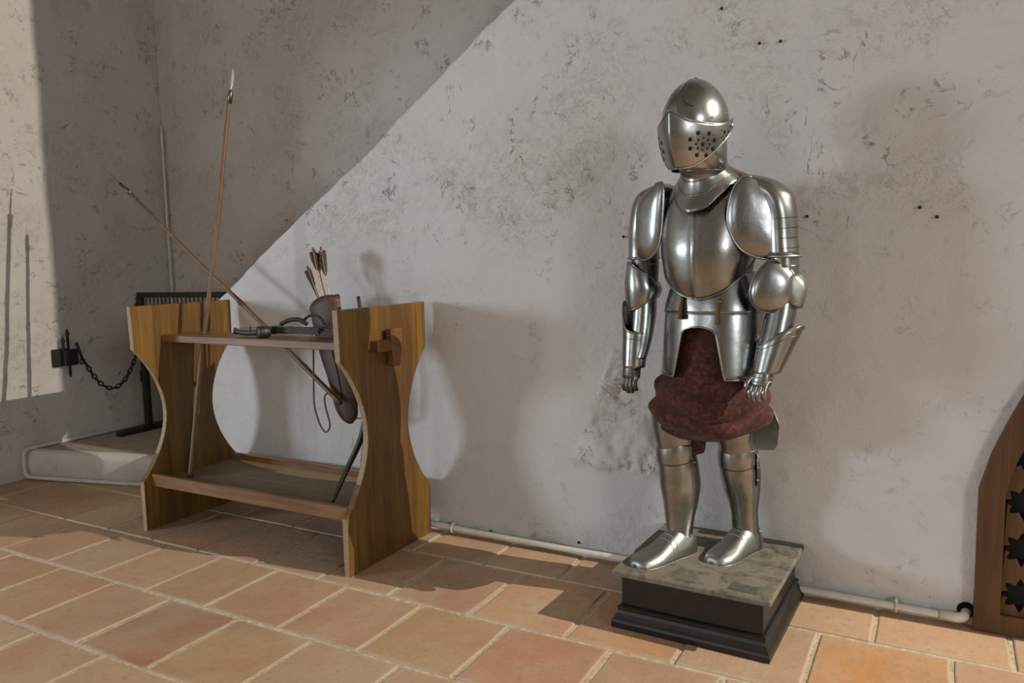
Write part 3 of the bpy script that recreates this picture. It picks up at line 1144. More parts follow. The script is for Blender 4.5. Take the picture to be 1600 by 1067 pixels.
cd = tube(arc_path([(-2.80, 2.975, 1.06), (-2.79, 2.965, 0.95), (-2.795, 2.96, 0.76), (-2.79, 2.955, 0.66), (-2.755, 2.953, 0.565), (-2.715, 2.95, 0.535), (-2.69, 2.952, 0.575),
                    (-2.715, 2.955, 0.66), (-2.722, 2.958, 0.715), (-2.70, 2.962, 0.735), (-2.672, 2.968, 0.735), (-2.66, 2.972, 0.70)], 8), 0.0048, 7)
tag(origin_to(put('cord', cd, 'cord'), (-2.72, 2.95, 0.535)), 'brown twisted cord hanging in a long loop under the shelf', 'cord')

bw = empty('longbow', (-2.468, 2.70, 0.272), 'dark curved longbow leaning from the tray behind the right panel', 'bow')
stave = arc_path([(-2.468, 2.70, 0.273), (-2.452, 2.79, 0.405), (-2.403, 2.86, 0.573), (-2.408, 2.92, 0.749), (-2.435, 2.958, 0.928), (-2.478, 2.99, 1.06), (-2.535, 3.03, 1.222)], 8)
nS = len(stave)
put('stave', tube(stave, [0.007 + 0.0095 * math.sin(math.pi * (0.06 + 0.88 * k / (nS - 1))) for k in range(nS)], 10), 'bow_wood', bw)
put('grip', tube(stave[20:28], 0.0180, 10), 'strap_leather', bw)
put('bowstring', tube(arc_path([stave[22] + Vector((0, 0.02, 0)), (-2.425, 2.885, 0.52), (-2.432, 2.87, 0.40)], 6), 0.0014, 6), 'cord', bw)

# ------------------------------------------------------------------ crossbow on the shelf
cb = empty('crossbow', (-2.87, 2.83, 1.03), 'small dark metal crossbow lying on the upper shelf of the rack', 'crossbow')
put('stock', join(rot_mesh(box(-2.95, -2.62, 2.80, 2.836, 1.048, 1.078, 0.010, 2), 0.10, (-2.9, 2.82, 1.05)),
                  rot_mesh(box(-2.66, -2.52, 2.815, 2.86, 1.032, 1.076, 0.012, 2), 0.10, (-2.9, 2.82, 1.05))), 'iron', cb)
put('rail', rot_mesh(box(-2.93, -2.62, 2.810, 2.822, 1.076, 1.083, 0.002), 0.10, (-2.9, 2.82, 1.05)), 'iron', cb)
put('drum', lathe((-2.905, 2.785, 1.060), [(0.002, 0), (0.026, 0.0), (0.030, 0.005), (0.030, 0.055), (0.024, 0.06), (0.002, 0.062)], 20, (-0.35, -0.9, 0.0)), 'gunmetal', cb)
put('prod', tube(arc_path([(-3.115, 2.765, 1.056), (-3.06, 2.775, 1.050), (-3.0, 2.785, 1.052), (-2.95, 2.79, 1.058), (-2.91, 2.84, 1.058), (-2.90, 2.90, 1.055), (-2.905, 2.95, 1.058)], 6), 0.013, 8, False, True, 0.45), 'gunmetal', cb)
put('prod_tip', tube([(-3.125, 2.762, 1.045), (-3.118, 2.764, 1.075)], 0.008, 8), 'iron', cb)
put('string', tube([(-3.118, 2.764, 1.07), (-2.86, 2.82, 1.088), (-2.905, 2.95, 1.07)], 0.0018, 6), 'cord', cb)
put('lever', tube(arc_path([(-2.86, 2.82, 1.095), (-2.81, 2.83, 1.115), (-2.75, 2.84, 1.118), (-2.71, 2.845, 1.098)], 6), 0.011, 8), 'iron', cb)
put('trigger_guard', tube(arc_path([(-2.76, 2.86, 1.10), (-2.72, 2.875, 1.135), (-2.66, 2.88, 1.13), (-2.62, 2.87, 1.10)], 6), 0.007, 8), 'iron', cb)
put('sight', tube([(-3.03, 2.78, 1.06), (-3.03, 2.78, 1.083)], 0.004, 6), 'iron', cb)

# ------------------------------------------------------------------ plinth of the armour
PR = -2.2 * D2R
PC = Vector((-0.742, 2.93, 0))
pln = empty('plinth', PC, 'low square black wooden plinth with dusty top under the armour', 'plinth')


def pbox(hx, hy, z0, z1, bev):
    return rot_mesh(box(PC.x - hx, PC.x + hx, PC.y - hy, PC.y + hy, z0, z1, bev), PR, PC)


put('body', pbox(0.262, 0.272, 0.06, 0.20, 0.002), 'black_paint', pln)
rowsP = []
for (e, z) in ((0.292, 0.0), (0.293, 0.022), (0.290, 0.030), (0.283, 0.040), (0.276, 0.052), (0.272, 0.064), (0.274, 0.070), (0.275, 0.078), (0.268, 0.083), (0.262, 0.084)):
    hx, hy = e, e + 0.012
    rowsP.append([Matrix.Rotation(PR, 3, 'Z') @ Vector((a * hx, b * hy, 0)) + PC + Vector((0, 0, z)) for a, b in ((-1, -1), (1, -1), (1, 1), (-1, 1))])
pm = surf(rowsP, True)
for p in pm.polygons: p.use_smooth = False
put('base_moulding', pm, 'black_paint', pln)
put('top_board', pbox(0.292, 0.302, 0.2, 0.222, 0.004), 'dusty_top', pln)
put('plaque', rot_mesh(box(-0.605, -0.505, 2.665, 2.725, 0.221, 0.2245, 0.001), PR, PC), 'plaque', pln)

# ------------------------------------------------------------------ the suit of armour
arm = empty('suit_of_armour', (-0.75, 2.95, 0.222), 'full suit of polished steel plate armour with red velvet breeches standing on a plinth', 'armour')
TH = 12 * D2R


class Ax:
    def __init__(s, th):
        s.U = Vector((math.cos(th), -math.sin(th), 0))
        s.V = Vector((-math.sin(th), -math.cos(th), 0))


AX = Ax(TH)
HX = Ax(12 * D2R)


def sp_(v, e):
    return math.copysign(abs(v) ** e, v)


def ringpt(c, ax, a, bf, bb, t, e=1.0):
    s, k = sp_(math.sin(t), e), sp_(math.cos(t), e)
    return Vector(c) + ax.U * (a * s) + ax.V * ((bf if k > 0 else bb) * k)


def part(name, me, mat='steel', parent=arm, th=0.0025):
    o = put(name, me, mat, parent)
    if th: solid(o, th, 0)
    return o


def rim(name, pts, r=0.0032, mat='steel', parent=arm, closed=False):
    return put(name, tube(pts, r, 6, closed), mat, parent)


def rivets(pts, nrm, parent, mat='steel_pale', r=0.004, name='rivet'):
    ms = [lathe(p, [(r, -0.001), (r * 0.9, r * 0.4), (r * 0.4, r * 0.75), (0.0003, r * 0.8)], 8, n) for p, n in zip(pts, nrm)]
    for q in ms: put(name, q, mat, parent)


# --- cuirass
TC = Vector((-0.745, 2.885, 0))
kA = [(1.18, 0.125), (1.25, 0.140), (1.32, 0.158), (1.42, 0.173), (1.50, 0.168), (1.58, 0.160), (1.64, 0.135), (1.68, 0.10)]
kF = [(1.18, 0.120), (1.25, 0.150), (1.32, 0.172), (1.40, 0.178), (1.48, 0.165), (1.56, 0.135), (1.62, 0.10), (1.68, 0.055)]


CX = Ax(4 * D2R)


def chest_pt(t, z, off=0.0):
    a, f = sm(kA, z) + off, sm(kF, z) + off
    lean = CX.V * (0.02 * (z - 1.3) / 0.35)
    p = ringpt(TC + Vector((0.004, 0, z)) + lean, CX, a, f, 0.12, t, 0.92)
    return p + CX.V * (0.012 * math.exp(-(abs(t) / (5.5 * D2R)) ** 1.3) * min(1, max(0, (1.60 - z) / 0.05)))


tt = sorted(set(lin(-108, 108, 73) + lin(-12, 12, 17)))
rows = []
for s in lin(0, 1, 34):
    row = []
    for td in tt:
        zb = 1.240 + 0.155 * (abs(td) / 90) ** 1.9
        row.append(chest_pt(td * D2R, zb + (1.675 - zb) * s))
    rows.append(row)
bp = part('breastplate', surf(rows), 'steel')
rim('edge', rows[0], 0.0042, 'steel', bp)
rows = []
for s in lin(0, 1, 16):
    z = 1.28 + 0.39 * s
    rows.append([ringpt(TC + Vector((0, 0, z)), AX, sm(kA, z) - 0.006, 0.10, 0.105 + 0.035 * math.sin(math.pi * s), td * D2R, 0.92) for td in lin(80, 280, 50)])
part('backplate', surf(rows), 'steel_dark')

# --- fauld (waist band) and tassets with the arched opening
FC = Vector((-0.730, 2.90, 0))
kFA = [(0.94, 0.196), (1.02, 0.192), (1.12, 0.187), (1.20, 0.180), (1.27, 0.160), (1.33, 0.140)]
kFF = [(0.94, 0.168), (1.02, 0.164), (1.12, 0.158), (1.20, 0.150), (1.27, 0.136), (1.33, 0.120)]
fa = lambda t, z, off: ringpt(FC + Vector((0, 0, z)), AX, sm(kFA, z) + off, sm(kFF, z) + off, 0.13 + off, t, 0.95)
rows = [[fa(td * D2R, z, 0.004) for td in lin(-180, 180, 97)] for z in lin(1.185, 1.33, 12)]
fb = part('fauld', surf(rows), 'steel')
rim('edge', rows[0], 0.003, 'steel', fb)


def zb_arch(td):
    a = abs(td - 4)
    if a > 29: return 0.952
    if a > 20: return 0.952 + (1.105 - 0.952) * ((29 - a) / 9)
    return 1.105 + 0.034 * math.sqrt(max(0, 1 - (a / 20)**2))


tds = sorted(set(lin(-180, -28, 40) + lin(-26.5, 34.5, 60) + lin(36, 180, 40)))
rows = [[fa(td * D2R, zb_arch(td) + (1.20 - zb_arch(td)) * s, 0.0) for td in tds] for s in lin(0, 1, 16)]
ts = part('tassets', surf(rows), 'steel')
rim('edge', rows[0], 0.0042, 'steel', ts)

# leather straps with studs
for (x, z0, z1) in ((-0.812, 1.24, 1.165), (-0.672, 1.232, 1.150)):
    yf = min((fa(td * D2R, z0, 0.006) for td in lin(-60, 60, 61)), key=lambda p: abs(p.x - x)).y
    yg = min((fa(td * D2R, z1, 0.006) for td in lin(-60, 60, 61)), key=lambda p: abs(p.x - x)).y
    so = put('strap', tube([(x, yf - 0.004, z0 + 0.008), (x, yf - 0.007, z0 - 0.01), (x - 0.003, (yf + yg) / 2 - 0.012, (z0 + z1) / 2), (x - 0.004, yg - 0.010, z1)], [0.012, 0.014, 0.018, 0.020], 8, False, True, 0.3), 'strap_leather', arm)
    put('stud', lathe((x, yf - 0.010, z0), [(0.007, 0), (0.006, 0.004), (0.001, 0.006)], 10, (0, -1, 0)), 'brass', so)

# --- gorget
GC = Vector((-0.728, 2.86, 0.004))
rows = []
for s in lin(0, 1, 22):
    row = []
    for td in lin(-180, 180, 97):
        c = abs(td) / 180
        zb = sm([(0, 1.540), (0.12, 1.552), (0.26, 1.600), (0.42, 1.648), (0.7, 1.662), (1, 1.655)], c)
        z = 1.708 + (zb - 1.708) * s
        a = sm([(0, 0.076), (0.3, 0.082), (0.6, 0.098), (1, 0.122)], s)
        f = sm([(0, 0.080), (0.3, 0.088), (0.6, 0.110), (1, 0.160)], s)
        lean = AX.V * (0.072 * (1 - s) + 0.01)
        row.append(ringpt(GC + Vector((0, 0, z)) + lean, AX, a, f, 0.085 + 0.03 * s, td * D2R) + AX.V * (0.002 * s * math.exp(-(td / 12)**2)))
    rows.append(row)
go = part('gorget', surf(rows), 'steel')
for k in (8, 14, 21):
    rim('edge', rows[k], 0.0032, 'steel', go, True)

# --- helmet
HC = Vector((-0.774, 2.79, -0.006))
kS = [(1.70, 0.080), (1.74, 0.092), (1.80, 0.105), (1.87, 0.113), (1.91, 0.107), (1.95, 0.091), (1.98, 0.070), (2.0, 0.047), (2.013, 0.024), (2.018, 0.004)]
rows = []
zsk = lin(1.70, 1.98, 20) + [1.988, 1.996, 2.003, 2.009, 2.014, 2.017, 2.0181]
for z in zsk:
    a = sm(kS, z)
    rows.append([ringpt(HC + Vector((0, 0, z)), HX, a, a * 1.16, a * 1.18, td * D2R)
                 + Vector((0, 0, 0)) + HX.V * (0.006 * math.exp(-(td / 7)**2) * (1 if z > 1.86 else 0)) for td in lin(-180, 180, 91)])
hm = part('helmet', surf(rows), 'steel', arm, 0)
put('finial', lathe(HC + Vector((0, 0, 2.014)), [(0.012, 0), (0.010, 0.004), (0.004, 0.008), (0.001, 0.009)], 12), 'steel', hm)
# lower bevor and neck
rows = []
for z in lin(1.645, 1.82, 18):
    a = sm([(1.645, 0.066), (1.68, 0.070), (1.705, 0.081), (1.76, 0.098), (1.82, 0.108)], z)
    rows.append([ringpt(HC + Vector((0.022 * min(1, (1.82 - z) / 0.10), 0.055 * max(0, min(1, (1.745 - z) / 0.075)), z)) + HX.V * 0.006, HX, a, a * 1.10, a * 1.05, td * D2R) for td in lin(-180, 180, 73)])
bv = part('bevor', surf(rows), 'steel', hm)
rim('edge', rows[5][:-1], 0.0024, 'steel', bv, True)


def visor_pt(t, z, off=0.0):
    sc = sm([(1.66, 0.60), (1.70, 0.74), (1.76, 0.96), (1.82, 1.07), (1.88, 1.10)], z)
    a, b = 0.117 * sc + off, 0.132 * (0.35 + 0.65 * sc) + off
    td = abs(t) / D2R
    return ringpt(HC + Vector((0, 0, z)), HX, a, b, b, t) + HX.V * (0.046 * max(0, 1 - td / 52) ** 1.08 * min(1.0, 0.55 + (z - 1.68) / 0.30))


def vis_top(td): return sm([(0, 1.888), (5, 1.880), (28, 1.852), (60, 1.842), (85, 1.852), (108, 1.874)], abs(td))
def vis_bot(td): return sm([(0, 1.697), (25, 1.700), (55, 1.734), (80, 1.785), (98, 1.822), (108, 1.835)], abs(td))


vtd = sorted(set(lin(-106, 106, 81) + lin(-6, 6, 9)))
rows = [[visor_pt(td * D2R, vis_bot(td) + (vis_top(td) - vis_bot(td)) * s) for td in vtd] for s in lin(0, 1, 16)]
vz = part('visor', surf(rows), 'steel', hm, 0.003)
rim('edge', rows[0], 0.0034, 'steel_pale', vz)
rim('edge', rows[-1], 0.0026, 'steel', vz)
# breathing holes of the visor: a rosette on each cheek and a few outliers
hl = []
for sgn in (1, -1):
    spots = [(44, 1.775, 0.0075)]
    for k in range(8):
        a = k * math.pi / 4
        spots.append((44 + 9.5 * math.cos(a), 1.775 + 0.0195 * math.sin(a), 0.0042))
    for k in range(8):
        a = k * math.pi / 4 + 0.39
        spots.append((44 + 18.5 * math.cos(a), 1.775 + 0.038 * math.sin(a), 0.0078))
    spots += [(79, 1.818, 0.006), (90, 1.822, 0.0055), (81, 1.792, 0.0052), (74, 1.800, 0.003), (72, 1.822, 0.003), (86, 1.808, 0.003)]
    for td, z, r in spots:
        t = sgn * td * D2R
        p = visor_pt(t, z, 0.0012)
        n = (visor_pt(t + 0.02, z) - visor_pt(t - 0.02, z)).cross(visor_pt(t, z + 0.004) - visor_pt(t, z - 0.004)).normalized()
        if n.dot(p - (HC + Vector((0, 0, z)))) < 0: n = -n
        hl.append(lathe(p, [(r, -0.002), (r, 0.0008), (0.0002, 0.0009)], 10, n))
put('breath_holes', join(*hl), 'black', vz)['kind'] = 'stuff'
pv, pn = [], []
for td in (99, -99):
    p = visor_pt(td * D2R, 1.845, 0.001)
    pv.append(p); pn.append((p - (HC + Vector((0, 0, 1.845)))).normalized())
for p, n in zip(pv, pn):
    put('pivot', lathe(p, [(0.011, -0.002), (0.010, 0.004), (0.005, 0.007), (0.0005, 0.008)], 12, n), 'steel_pale', vz)
# seam of an old crack across the brow of the skull
def skull_pt(t, z, off=0.0012):
    a = sm(kS, z) + off
    return ringpt(HC + Vector((0, 0, z)), HX, a, a * 1.16, a * 1.18, t)
put('crack', tube([skull_pt(td * D2R, z) for td, z in ((0, 1.965), (6, 1.950), (9, 1.925), (18, 1.912), (28, 1.903))], 0.0014, 5), 'black', hm)
rv = [skull_pt(td * D2R, z, 0.0) for td, z in ((60, 1.866), (92, 1.885), (-60, 1.866), (120, 1.87))]
rivets(rv, [(p - (HC + Vector((0, 0, 1.87)))).normalized() for p in rv], hm)
for o_ in [hm] + list(hm.children_recursive):
    pv_ = Vector((0, 0, 1.40)) - arm.location
    o_.data.transform(Matrix.Translation(pv_) @ Matrix.Scale(0.982, 4) @ Matrix.Translation(-pv_))
# strap and buckle behind the neck on the right shoulder
put('shoulder_strap', tube(arc_path([(-0.672, 2.80, 1.715), (-0.65, 2.81, 1.69), (-0.60, 2.83, 1.665), (-0.565, 2.84, 1.652)], 6), 0.010, 8, False, True, 0.35), 'leather', arm)
put('buckle', tube([(-0.60, 2.815, 1.672), (-0.575, 2.82, 1.664), (-0.572, 2.815, 1.652), (-0.597, 2.81, 1.660)], 0.003, 6, True), 'brass', arm)


# --- pauldrons, each a domed front plate and a shoulder cap
def dome(outline, y0, depth, n=18, fwd=Vector((0, -1, 0)), slope=0.0, c=None):
    m_ = len(outline)
    cx = sum(p[0] for p in outline) / m_ if c is None else c[0]
    cz = sum(p[1] for p in outline) / m_ if c is None else c[1]
    rows = []
    for k in range(n + 1):
        r = k / n
        row = []
        for (x, z) in outline:
            px, pz_ = cx + (x - cx) * r, cz + (z - cz) * r
            base = Vector((px, y0 + slope * (px - cx), pz_))
            row.append(base + fwd * (depth * (0.35 * (1 - r ** 2) + 0.65 * (1 - r ** 5))))
        rows.append(row)
    return surf(rows, True), rows[-1]


def smooth_loop(pts, n=8):
    P = pts + pts[:3]
    P = [pts[-1]] + P
    out = []
    for i in range(1, len(pts) + 1):
        for k in range(n):
            t = k / n
            a, b, c, d = (Vector((*P[i + j - 1], 0)) for j in range(4))
            q = 0.5 * ((2 * b) + (c - a) * t + (2 * a - 5 * b + 4 * c - d) * t * t + (3 * b - a - 3 * c + d) * t**3)
            out.append((q.x, q.y))
    return out


# image left
ol = smooth_loop([(-0.892, 1.655), (-0.950, 1.646), (-1.004, 1.608), (-1.026, 1.55), (-1.022, 1.47), (-1.014, 1.392), (-0.962, 1.384), (-0.912, 1.430), (-0.893, 1.53)])
dm, ed = dome(ol, 2.830, 0.022, 20, Vector((-0.25, -0.97, 0)), -0.55)
pl_ = part('pauldron', dm, 'steel')
rim('edge', ed[38:] + ed[:6], 0.0038, 'steel', pl_)
# image right
orr = smooth_loop([(-0.600, 1.658), (-0.55, 1.646), (-0.490, 1.612), (-0.458, 1.55), (-0.462, 1.47), (-0.478, 1.382), (-0.540, 1.380), (-0.605, 1.415), (-0.642, 1.495), (-0.636, 1.595)])
dm, ed = dome(orr, 2.772, 0.028, 20, Vector((-0.1, -0.99, 0)), 0.42)
pr_ = part('pauldron', dm, 'steel')
rim('edge', ed[38:] + ed[:6], 0.0042, 'steel', pr_)


def limb(name, secs, mat='steel', th=0.0025, n=36, t0=-180, t1=180, parent=arm, ax=AX, e=1.0, k=4, caps=False):
    """secs: (x, y, z, half width, half depth) from top to bottom, smoothly interpolated"""
    T = lin(0, 1, len(secs))
    rows = []
    for t in lin(0, 1, (len(secs) - 1) * k + 1):
        q = [sm(list(zip(T, [s[i] for s in secs])), t) for i in range(5)]
        rows.append([ringpt((q[0], q[1], q[2]), ax, q[3], q[4], q[4], td * D2R, e) for td in lin(t0, t1, n + 1)])
    o = part(name, surf(rows), mat, parent, th)
    return o, rows


# shoulder caps
limb('shoulder_cap', [(-0.912, 2.90, 1.662, 0.012, 0.02), (-0.928, 2.90, 1.654, 0.040, 0.050), (-0.955, 2.905, 1.630, 0.070, 0.066), (-0.985, 2.91, 1.58, 0.062, 0.074), (-1.002, 2.915, 1.50, 0.056, 0.074), (-1.010, 2.92, 1.42, 0.054, 0.068), (-1.010, 2.92, 1.385, 0.056, 0.068)], 'steel')
limb('shoulder_cap', [(-0.605, 2.83, 1.672, 0.012, 0.02), (-0.583, 2.825, 1.660, 0.040, 0.050), (-0.552, 2.825, 1.638, 0.062, 0.062), (-0.515, 2.825, 1.602, 0.064, 0.070), (-0.490, 2.825, 1.565, 0.052, 0.070), (-0.480, 2.825, 1.52, 0.048, 0.066), (-0.478, 2.825, 1.45, 0.049, 0.062), (-0.474, 2.825, 1.385, 0.051, 0.062)], 'steel')
# seams between the lames of the right upper arm
for z in (1.517, 1.483, 1.449, 1.415):
    ka = sm([(1.385, 0.051), (1.45, 0.049), (1.52, 0.048)], z)
    kb_ = sm([(1.385, 0.062), (1.45, 0.062), (1.52, 0.066)], z)
    rim('lame_edge', [ringpt((-0.479 + (1.52 - z) * 0.04, 2.825, z - 0.004 * math.cos(td * D2R)), AX, ka - 0.0002, kb_ - 0.0002, kb_ - 0.0002, td * D2R) for td in lin(-50, 110, 40)], 0.0014, 'black', arm)
rim('arm_collar', [ringpt((-0.472, 2.825, 1.385), AX, 0.055, 0.066, 0.066, td * D2R) for td in lin(-180, 180, 37)][:-1], 0.0055, 'steel_pale', arm, True)
rim('arm_collar', [ringpt((-1.010, 2.92, 1.387), AX, 0.058, 0.070, 0.070, td * D2R) for td in lin(-180, 180, 37)][:-1], 0.0045, 'steel', arm, True)

# upper arms, elbows (couters), forearms (vambraces), gauntlet cuffs
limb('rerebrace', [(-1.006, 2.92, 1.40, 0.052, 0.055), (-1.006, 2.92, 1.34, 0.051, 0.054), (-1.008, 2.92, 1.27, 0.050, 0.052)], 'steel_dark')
limb('rerebrace', [(-0.472, 2.825, 1.40, 0.048, 0.055), (-0.470, 2.825, 1.34, 0.047, 0.053), (-0.468, 2.825, 1.27, 0.047, 0.052)], 'steel')
rim('arm_band', [ringpt((-1.006, 2.92, 1.365), AX, 0.0535, 0.057, 0.057, td * D2R) for td in lin(-180, 180, 37)][:-1], 0.0026, 'steel', arm, True)
rim('arm_band', [ringpt((-0.470, 2.825, 1.352), AX, 0.0495, 0.056, 0.056, td * D2R) for td in lin(-180, 180, 37)][:-1], 0.0026, 'steel', arm, True)

# left couter: a wrapped plate with a slanting upper edge
rows = []
for s in lin(0, 1, 18):
    row = []
    for td in lin(-175, 120, 64):
        x = td / 90
        ztop = sm([(-2, 1.30), (-1.0, 1.335), (-0.35, 1.372), (0.4, 1.33), (1.0, 1.295), (1.4, 1.29)], x)
        zbot = sm([(-2, 1.245), (-1.0, 1.205), (-0.3, 1.187), (0.5, 1.215), (1.0, 1.235), (1.4, 1.24)], x)
        z = zbot + (ztop - zbot) * s
        bul = 0.010 * math.sin(math.pi * s)
        row.append(ringpt((-1.012, 2.915, z), AX, 0.060 + bul, 0.064 + bul, 0.07 + bul, td * D2R))
    rows.append(row)
ct = part('couter', surf(rows), 'steel')
rim('edge', rows[0], 0.0032, 'steel', ct)
rim('edge', rows[-1], 0.0032, 'steel', ct)
# right couter: round wing in front, boss on the outside
wing = smooth_loop([(-0.505, 1.372), (-0.455, 1.352), (-0.425, 1.306), (-0.428, 1.255), (-0.452, 1.215), (-0.488, 1.192), (-0.535, 1.200), (-0.562, 1.228), (-0.568, 1.275), (-0.548, 1.328)])
dm, ed = dome(wing, 2.768, 0.028, 18, Vector((-0.15, -0.98, 0)), 0.35)
cw = part('couter', dm, 'steel')
rim('edge', ed, 0.0034, 'steel', cw, True)
bo = smooth_loop([(-0.448, 1.318), (-0.425, 1.322), (-0.402, 1.300), (-0.395, 1.262), (-0.408, 1.215), (-0.432, 1.212), (-0.452, 1.245), (-0.456, 1.285)])
dm, ed = dome(bo, 2.790, 0.014, 8, Vector((0.45, -0.89, 0)), 0.55)
bs = part('couter_boss', dm, 'steel_pale')
bp_ = [(-0.447, 2.786, 1.302), (-0.449, 2.776, 1.268), (-0.444, 2.784, 1.238), (-0.424, 2.79, 1.222), (-0.41, 2.80, 1.305)]
rivets([Vector(p) + Vector((0, -0.006, 0)) for p in bp_], [Vector((0.2, -1, 0))] * 5, bs, 'steel_pale', 0.005)
limb('elbow_cop', [(-0.462, 2.84, 1.325, 0.048, 0.050), (-0.455, 2.845, 1.27, 0.058, 0.062), (-0.460, 2.84, 1.205, 0.050, 0.052)], 'steel_pale')

limb('vambrace', [(-1.006, 2.915, 1.25, 0.044, 0.050), (-1.005, 2.905, 1.18, 0.046, 0.050), (-1.010, 2.89, 1.10, 0.045, 0.046), (-1.018, 2.875, 1.03, 0.040, 0.040), (-1.024, 2.865, 1.0, 0.038, 0.038)], 'steel')
limb('vambrace', [(-0.468, 2.83, 1.26, 0.046, 0.05), (-0.478, 2.815, 1.18, 0.050, 0.052), (-0.492, 2.795, 1.10, 0.050, 0.05), (-0.505, 2.775, 1.03, 0.046, 0.044), (-0.512, 2.765, 0.99, 0.040, 0.038)], 'steel')


def cuff(name, c0, c1, r0, r1, mat, slant, flare, tip=0.0):
    """gauntlet cuff: tapered tube whose upper edge is cut on a slant"""
    rows = []
    tds = lin(-180, 180, 61)
    for s in lin(0, 1, 16):
        row = []
        for td in tds:
            ztop = c0[2] + slant(td)
            z = c1[2] + (ztop - c1[2]) * s
            u = (z - c1[2]) / (c0[2] - c1[2])
            cx = c1[0] + (c0[0] - c1[0]) * u
            cy = c1[1] + (c0[1] - c1[1]) * u
            r = r1 + (r0 - r1) * u + flare * max(0, s - 0.75) * 4 * 0.25
            row.append(ringpt((cx, cy, z), AX, r, r * 1.02, r * 1.02, td * D2R))
        rows.append(row)
    o = part(name, surf(rows), mat)
    rim('edge', rows[-1][:-1], 0.0036, 'steel', o, True)
    rim('edge', [p + (Vector((0, 0, 0)) if True else p) for p in rows[12]][:-1], 0.0022, 'steel_dark', o, True)
    return o, rows


# image-left gauntlet: high point on the outer (left) side, low on the inner side
cuff('gauntlet_cuff', (-1.030, 2.885, 1.09), (-1.034, 2.865, 0.965), 0.052, 0.043, 'steel', lambda td: 0.026 + 0.090 * max(0, math.cos((td + 84) * D2R)) ** 3.0 - 0.016 * math.cos((td - 60) * D2R), 0.004)
cuff('gauntlet_cuff', (-0.485, 2.80, 1.095), (-0.512, 2.765, 0.985), 0.066, 0.046, 'steel', lambda td: 0.0 + 0.040 * max(0, math.cos((td - 75) * D2R)) ** 1.3 - 0.012 * math.cos((td + 80) * D2R), 0.002)


def hand(c, w, dirv, sgn, L=0.085, name='gauntlet'):
    """steel gauntlet: plated back of the hand and five bent fingers"""
    c = Vector(c)
    dn = Vector(dirv).normalized()
    side = AX.U * 1.0
    fwd = AX.V
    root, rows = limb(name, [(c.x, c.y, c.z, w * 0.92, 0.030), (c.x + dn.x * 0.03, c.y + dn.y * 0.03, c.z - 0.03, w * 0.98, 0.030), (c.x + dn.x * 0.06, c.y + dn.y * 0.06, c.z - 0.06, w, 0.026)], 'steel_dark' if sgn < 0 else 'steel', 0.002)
    for k in (2, 4, 6):
        rim('edge', rows[k][:-1], 0.0026, 'steel' if sgn < 0 else 'steel_pale', root, True)
    base = c + dn * 0.062
    for i in range(4):
        off = (i - 1.5) * (w * 0.46)
        ln = (0.046, 0.054, 0.052, 0.042)[i]
        p0 = base + side * off + fwd * 0.006 - dn * 0.018
        p1 = p0 + dn * (ln * 0.55 + 0.018) + fwd * 0.006
        p2 = p1 + dn * (ln * 0.40) - fwd * 0.010
        p3 = p2 + dn * (ln * 0.18) - fwd * 0.016
        r = w * 0.285
        f_ = put('finger', tube(arc_path([p0, p1, p2, p3], 4), [r, r * 1.05, r, r, r * 1.06, r, r * .95, r * .95, r, r * .92, r * .85, r * .7, r * .35], 8), 'steel_dark' if sgn < 0 else 'steel', root)
    # thumb leaves the side of the palm
    s = -sgn
    p0 = c + dn * 0.028 - side * sgn * w * 0.75 + fwd * 0.012
    p1 = p0 - side * sgn * 0.010 + dn * 0.022 + fwd * 0.012
    p2 = p1 + dn * 0.026 + fwd * 0.004
    put('thumb', tube(arc_path([p0, p1, p2], 4), [w * .3, w * .32, w * .3, w * .28, w * .29, w * .28, w * .26, w * .22, w * .1], 8), 'steel_dark' if sgn < 0 else 'steel', root)


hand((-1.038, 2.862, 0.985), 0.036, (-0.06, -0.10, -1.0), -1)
hand((-0.520, 2.762, 1.0), 0.037, (-0.20, -0.18, -1.0), 1)

# --- red velvet: upper trunk seen in the arch and the puffed breeches
VC = Vector((-0.750, 2.935, 0))
rows = []
kb = [(0.700, 0.10, 0.09), (0.703, 0.165, 0.125), (0.722, 0.205, 0.155), (0.755, 0.222, 0.178), (0.79, 0.228, 0.19), (0.83, 0.222, 0.185), (0.865, 0.210, 0.176), (0.90, 0.200, 0.172), (0.93, 0.178, 0.16), (0.97, 0.162, 0.15), (1.02, 0.158, 0.142), (1.10, 0.15, 0.134), (1.18, 0.14, 0.12)]
for z in lin(0.700, 0.80, 22) + lin(0.806, 1.18, 44):
    a = sm([(k[0], k[1]) for k in kb], z)
    f = sm([(k[0], k[2]) for k in kb], z)
    row = []
    for td in lin(-180, 180, 121)[:-1]:
        t = td * D2R
        q = 0.0
        low = max(0, min(1, (0.97 - z) / 0.06))
        # rolling folds
        q += low * 0.024 * (abs(math.sin(z * 34 + 1.1 * math.sin(t + 0.6) + 0.35 * math.sin(3 * t) + 0.4)) ** 0.7 - 0.6)
        q += low * 0.006 * math.sin(5 * t + z * 24)
        q += low * 0.004 * math.sin(9 * t - z * 50 + 1)
        sag = low * (0.055 * (1 - math.cos(t - 0.35)) * 0.5 * -1 + 0.028)
        zz = z + low * (0.035 * (math.sin(t) ** 2) * (1.0 if abs(td) < 180 else 0) - 0.0) * (0.6 if td < 0 else 1.0)
        p = ringpt(VC + Vector((0, 0, zz)), AX, a + q, f + q, f * 0.95 + q, t)
        row.append(p)
    rows.append(row)
put('breeches', surf(rows, True, True, True), 'velvet', arm)
limb('hose', [(-0.800, 2.955, 0.76, 0.028, 0.05), (-0.800, 2.955, 0.70, 0.026, 0.05), (-0.805, 2.955, 0.625, 0.020, 0.045)], 'velvet', 0)

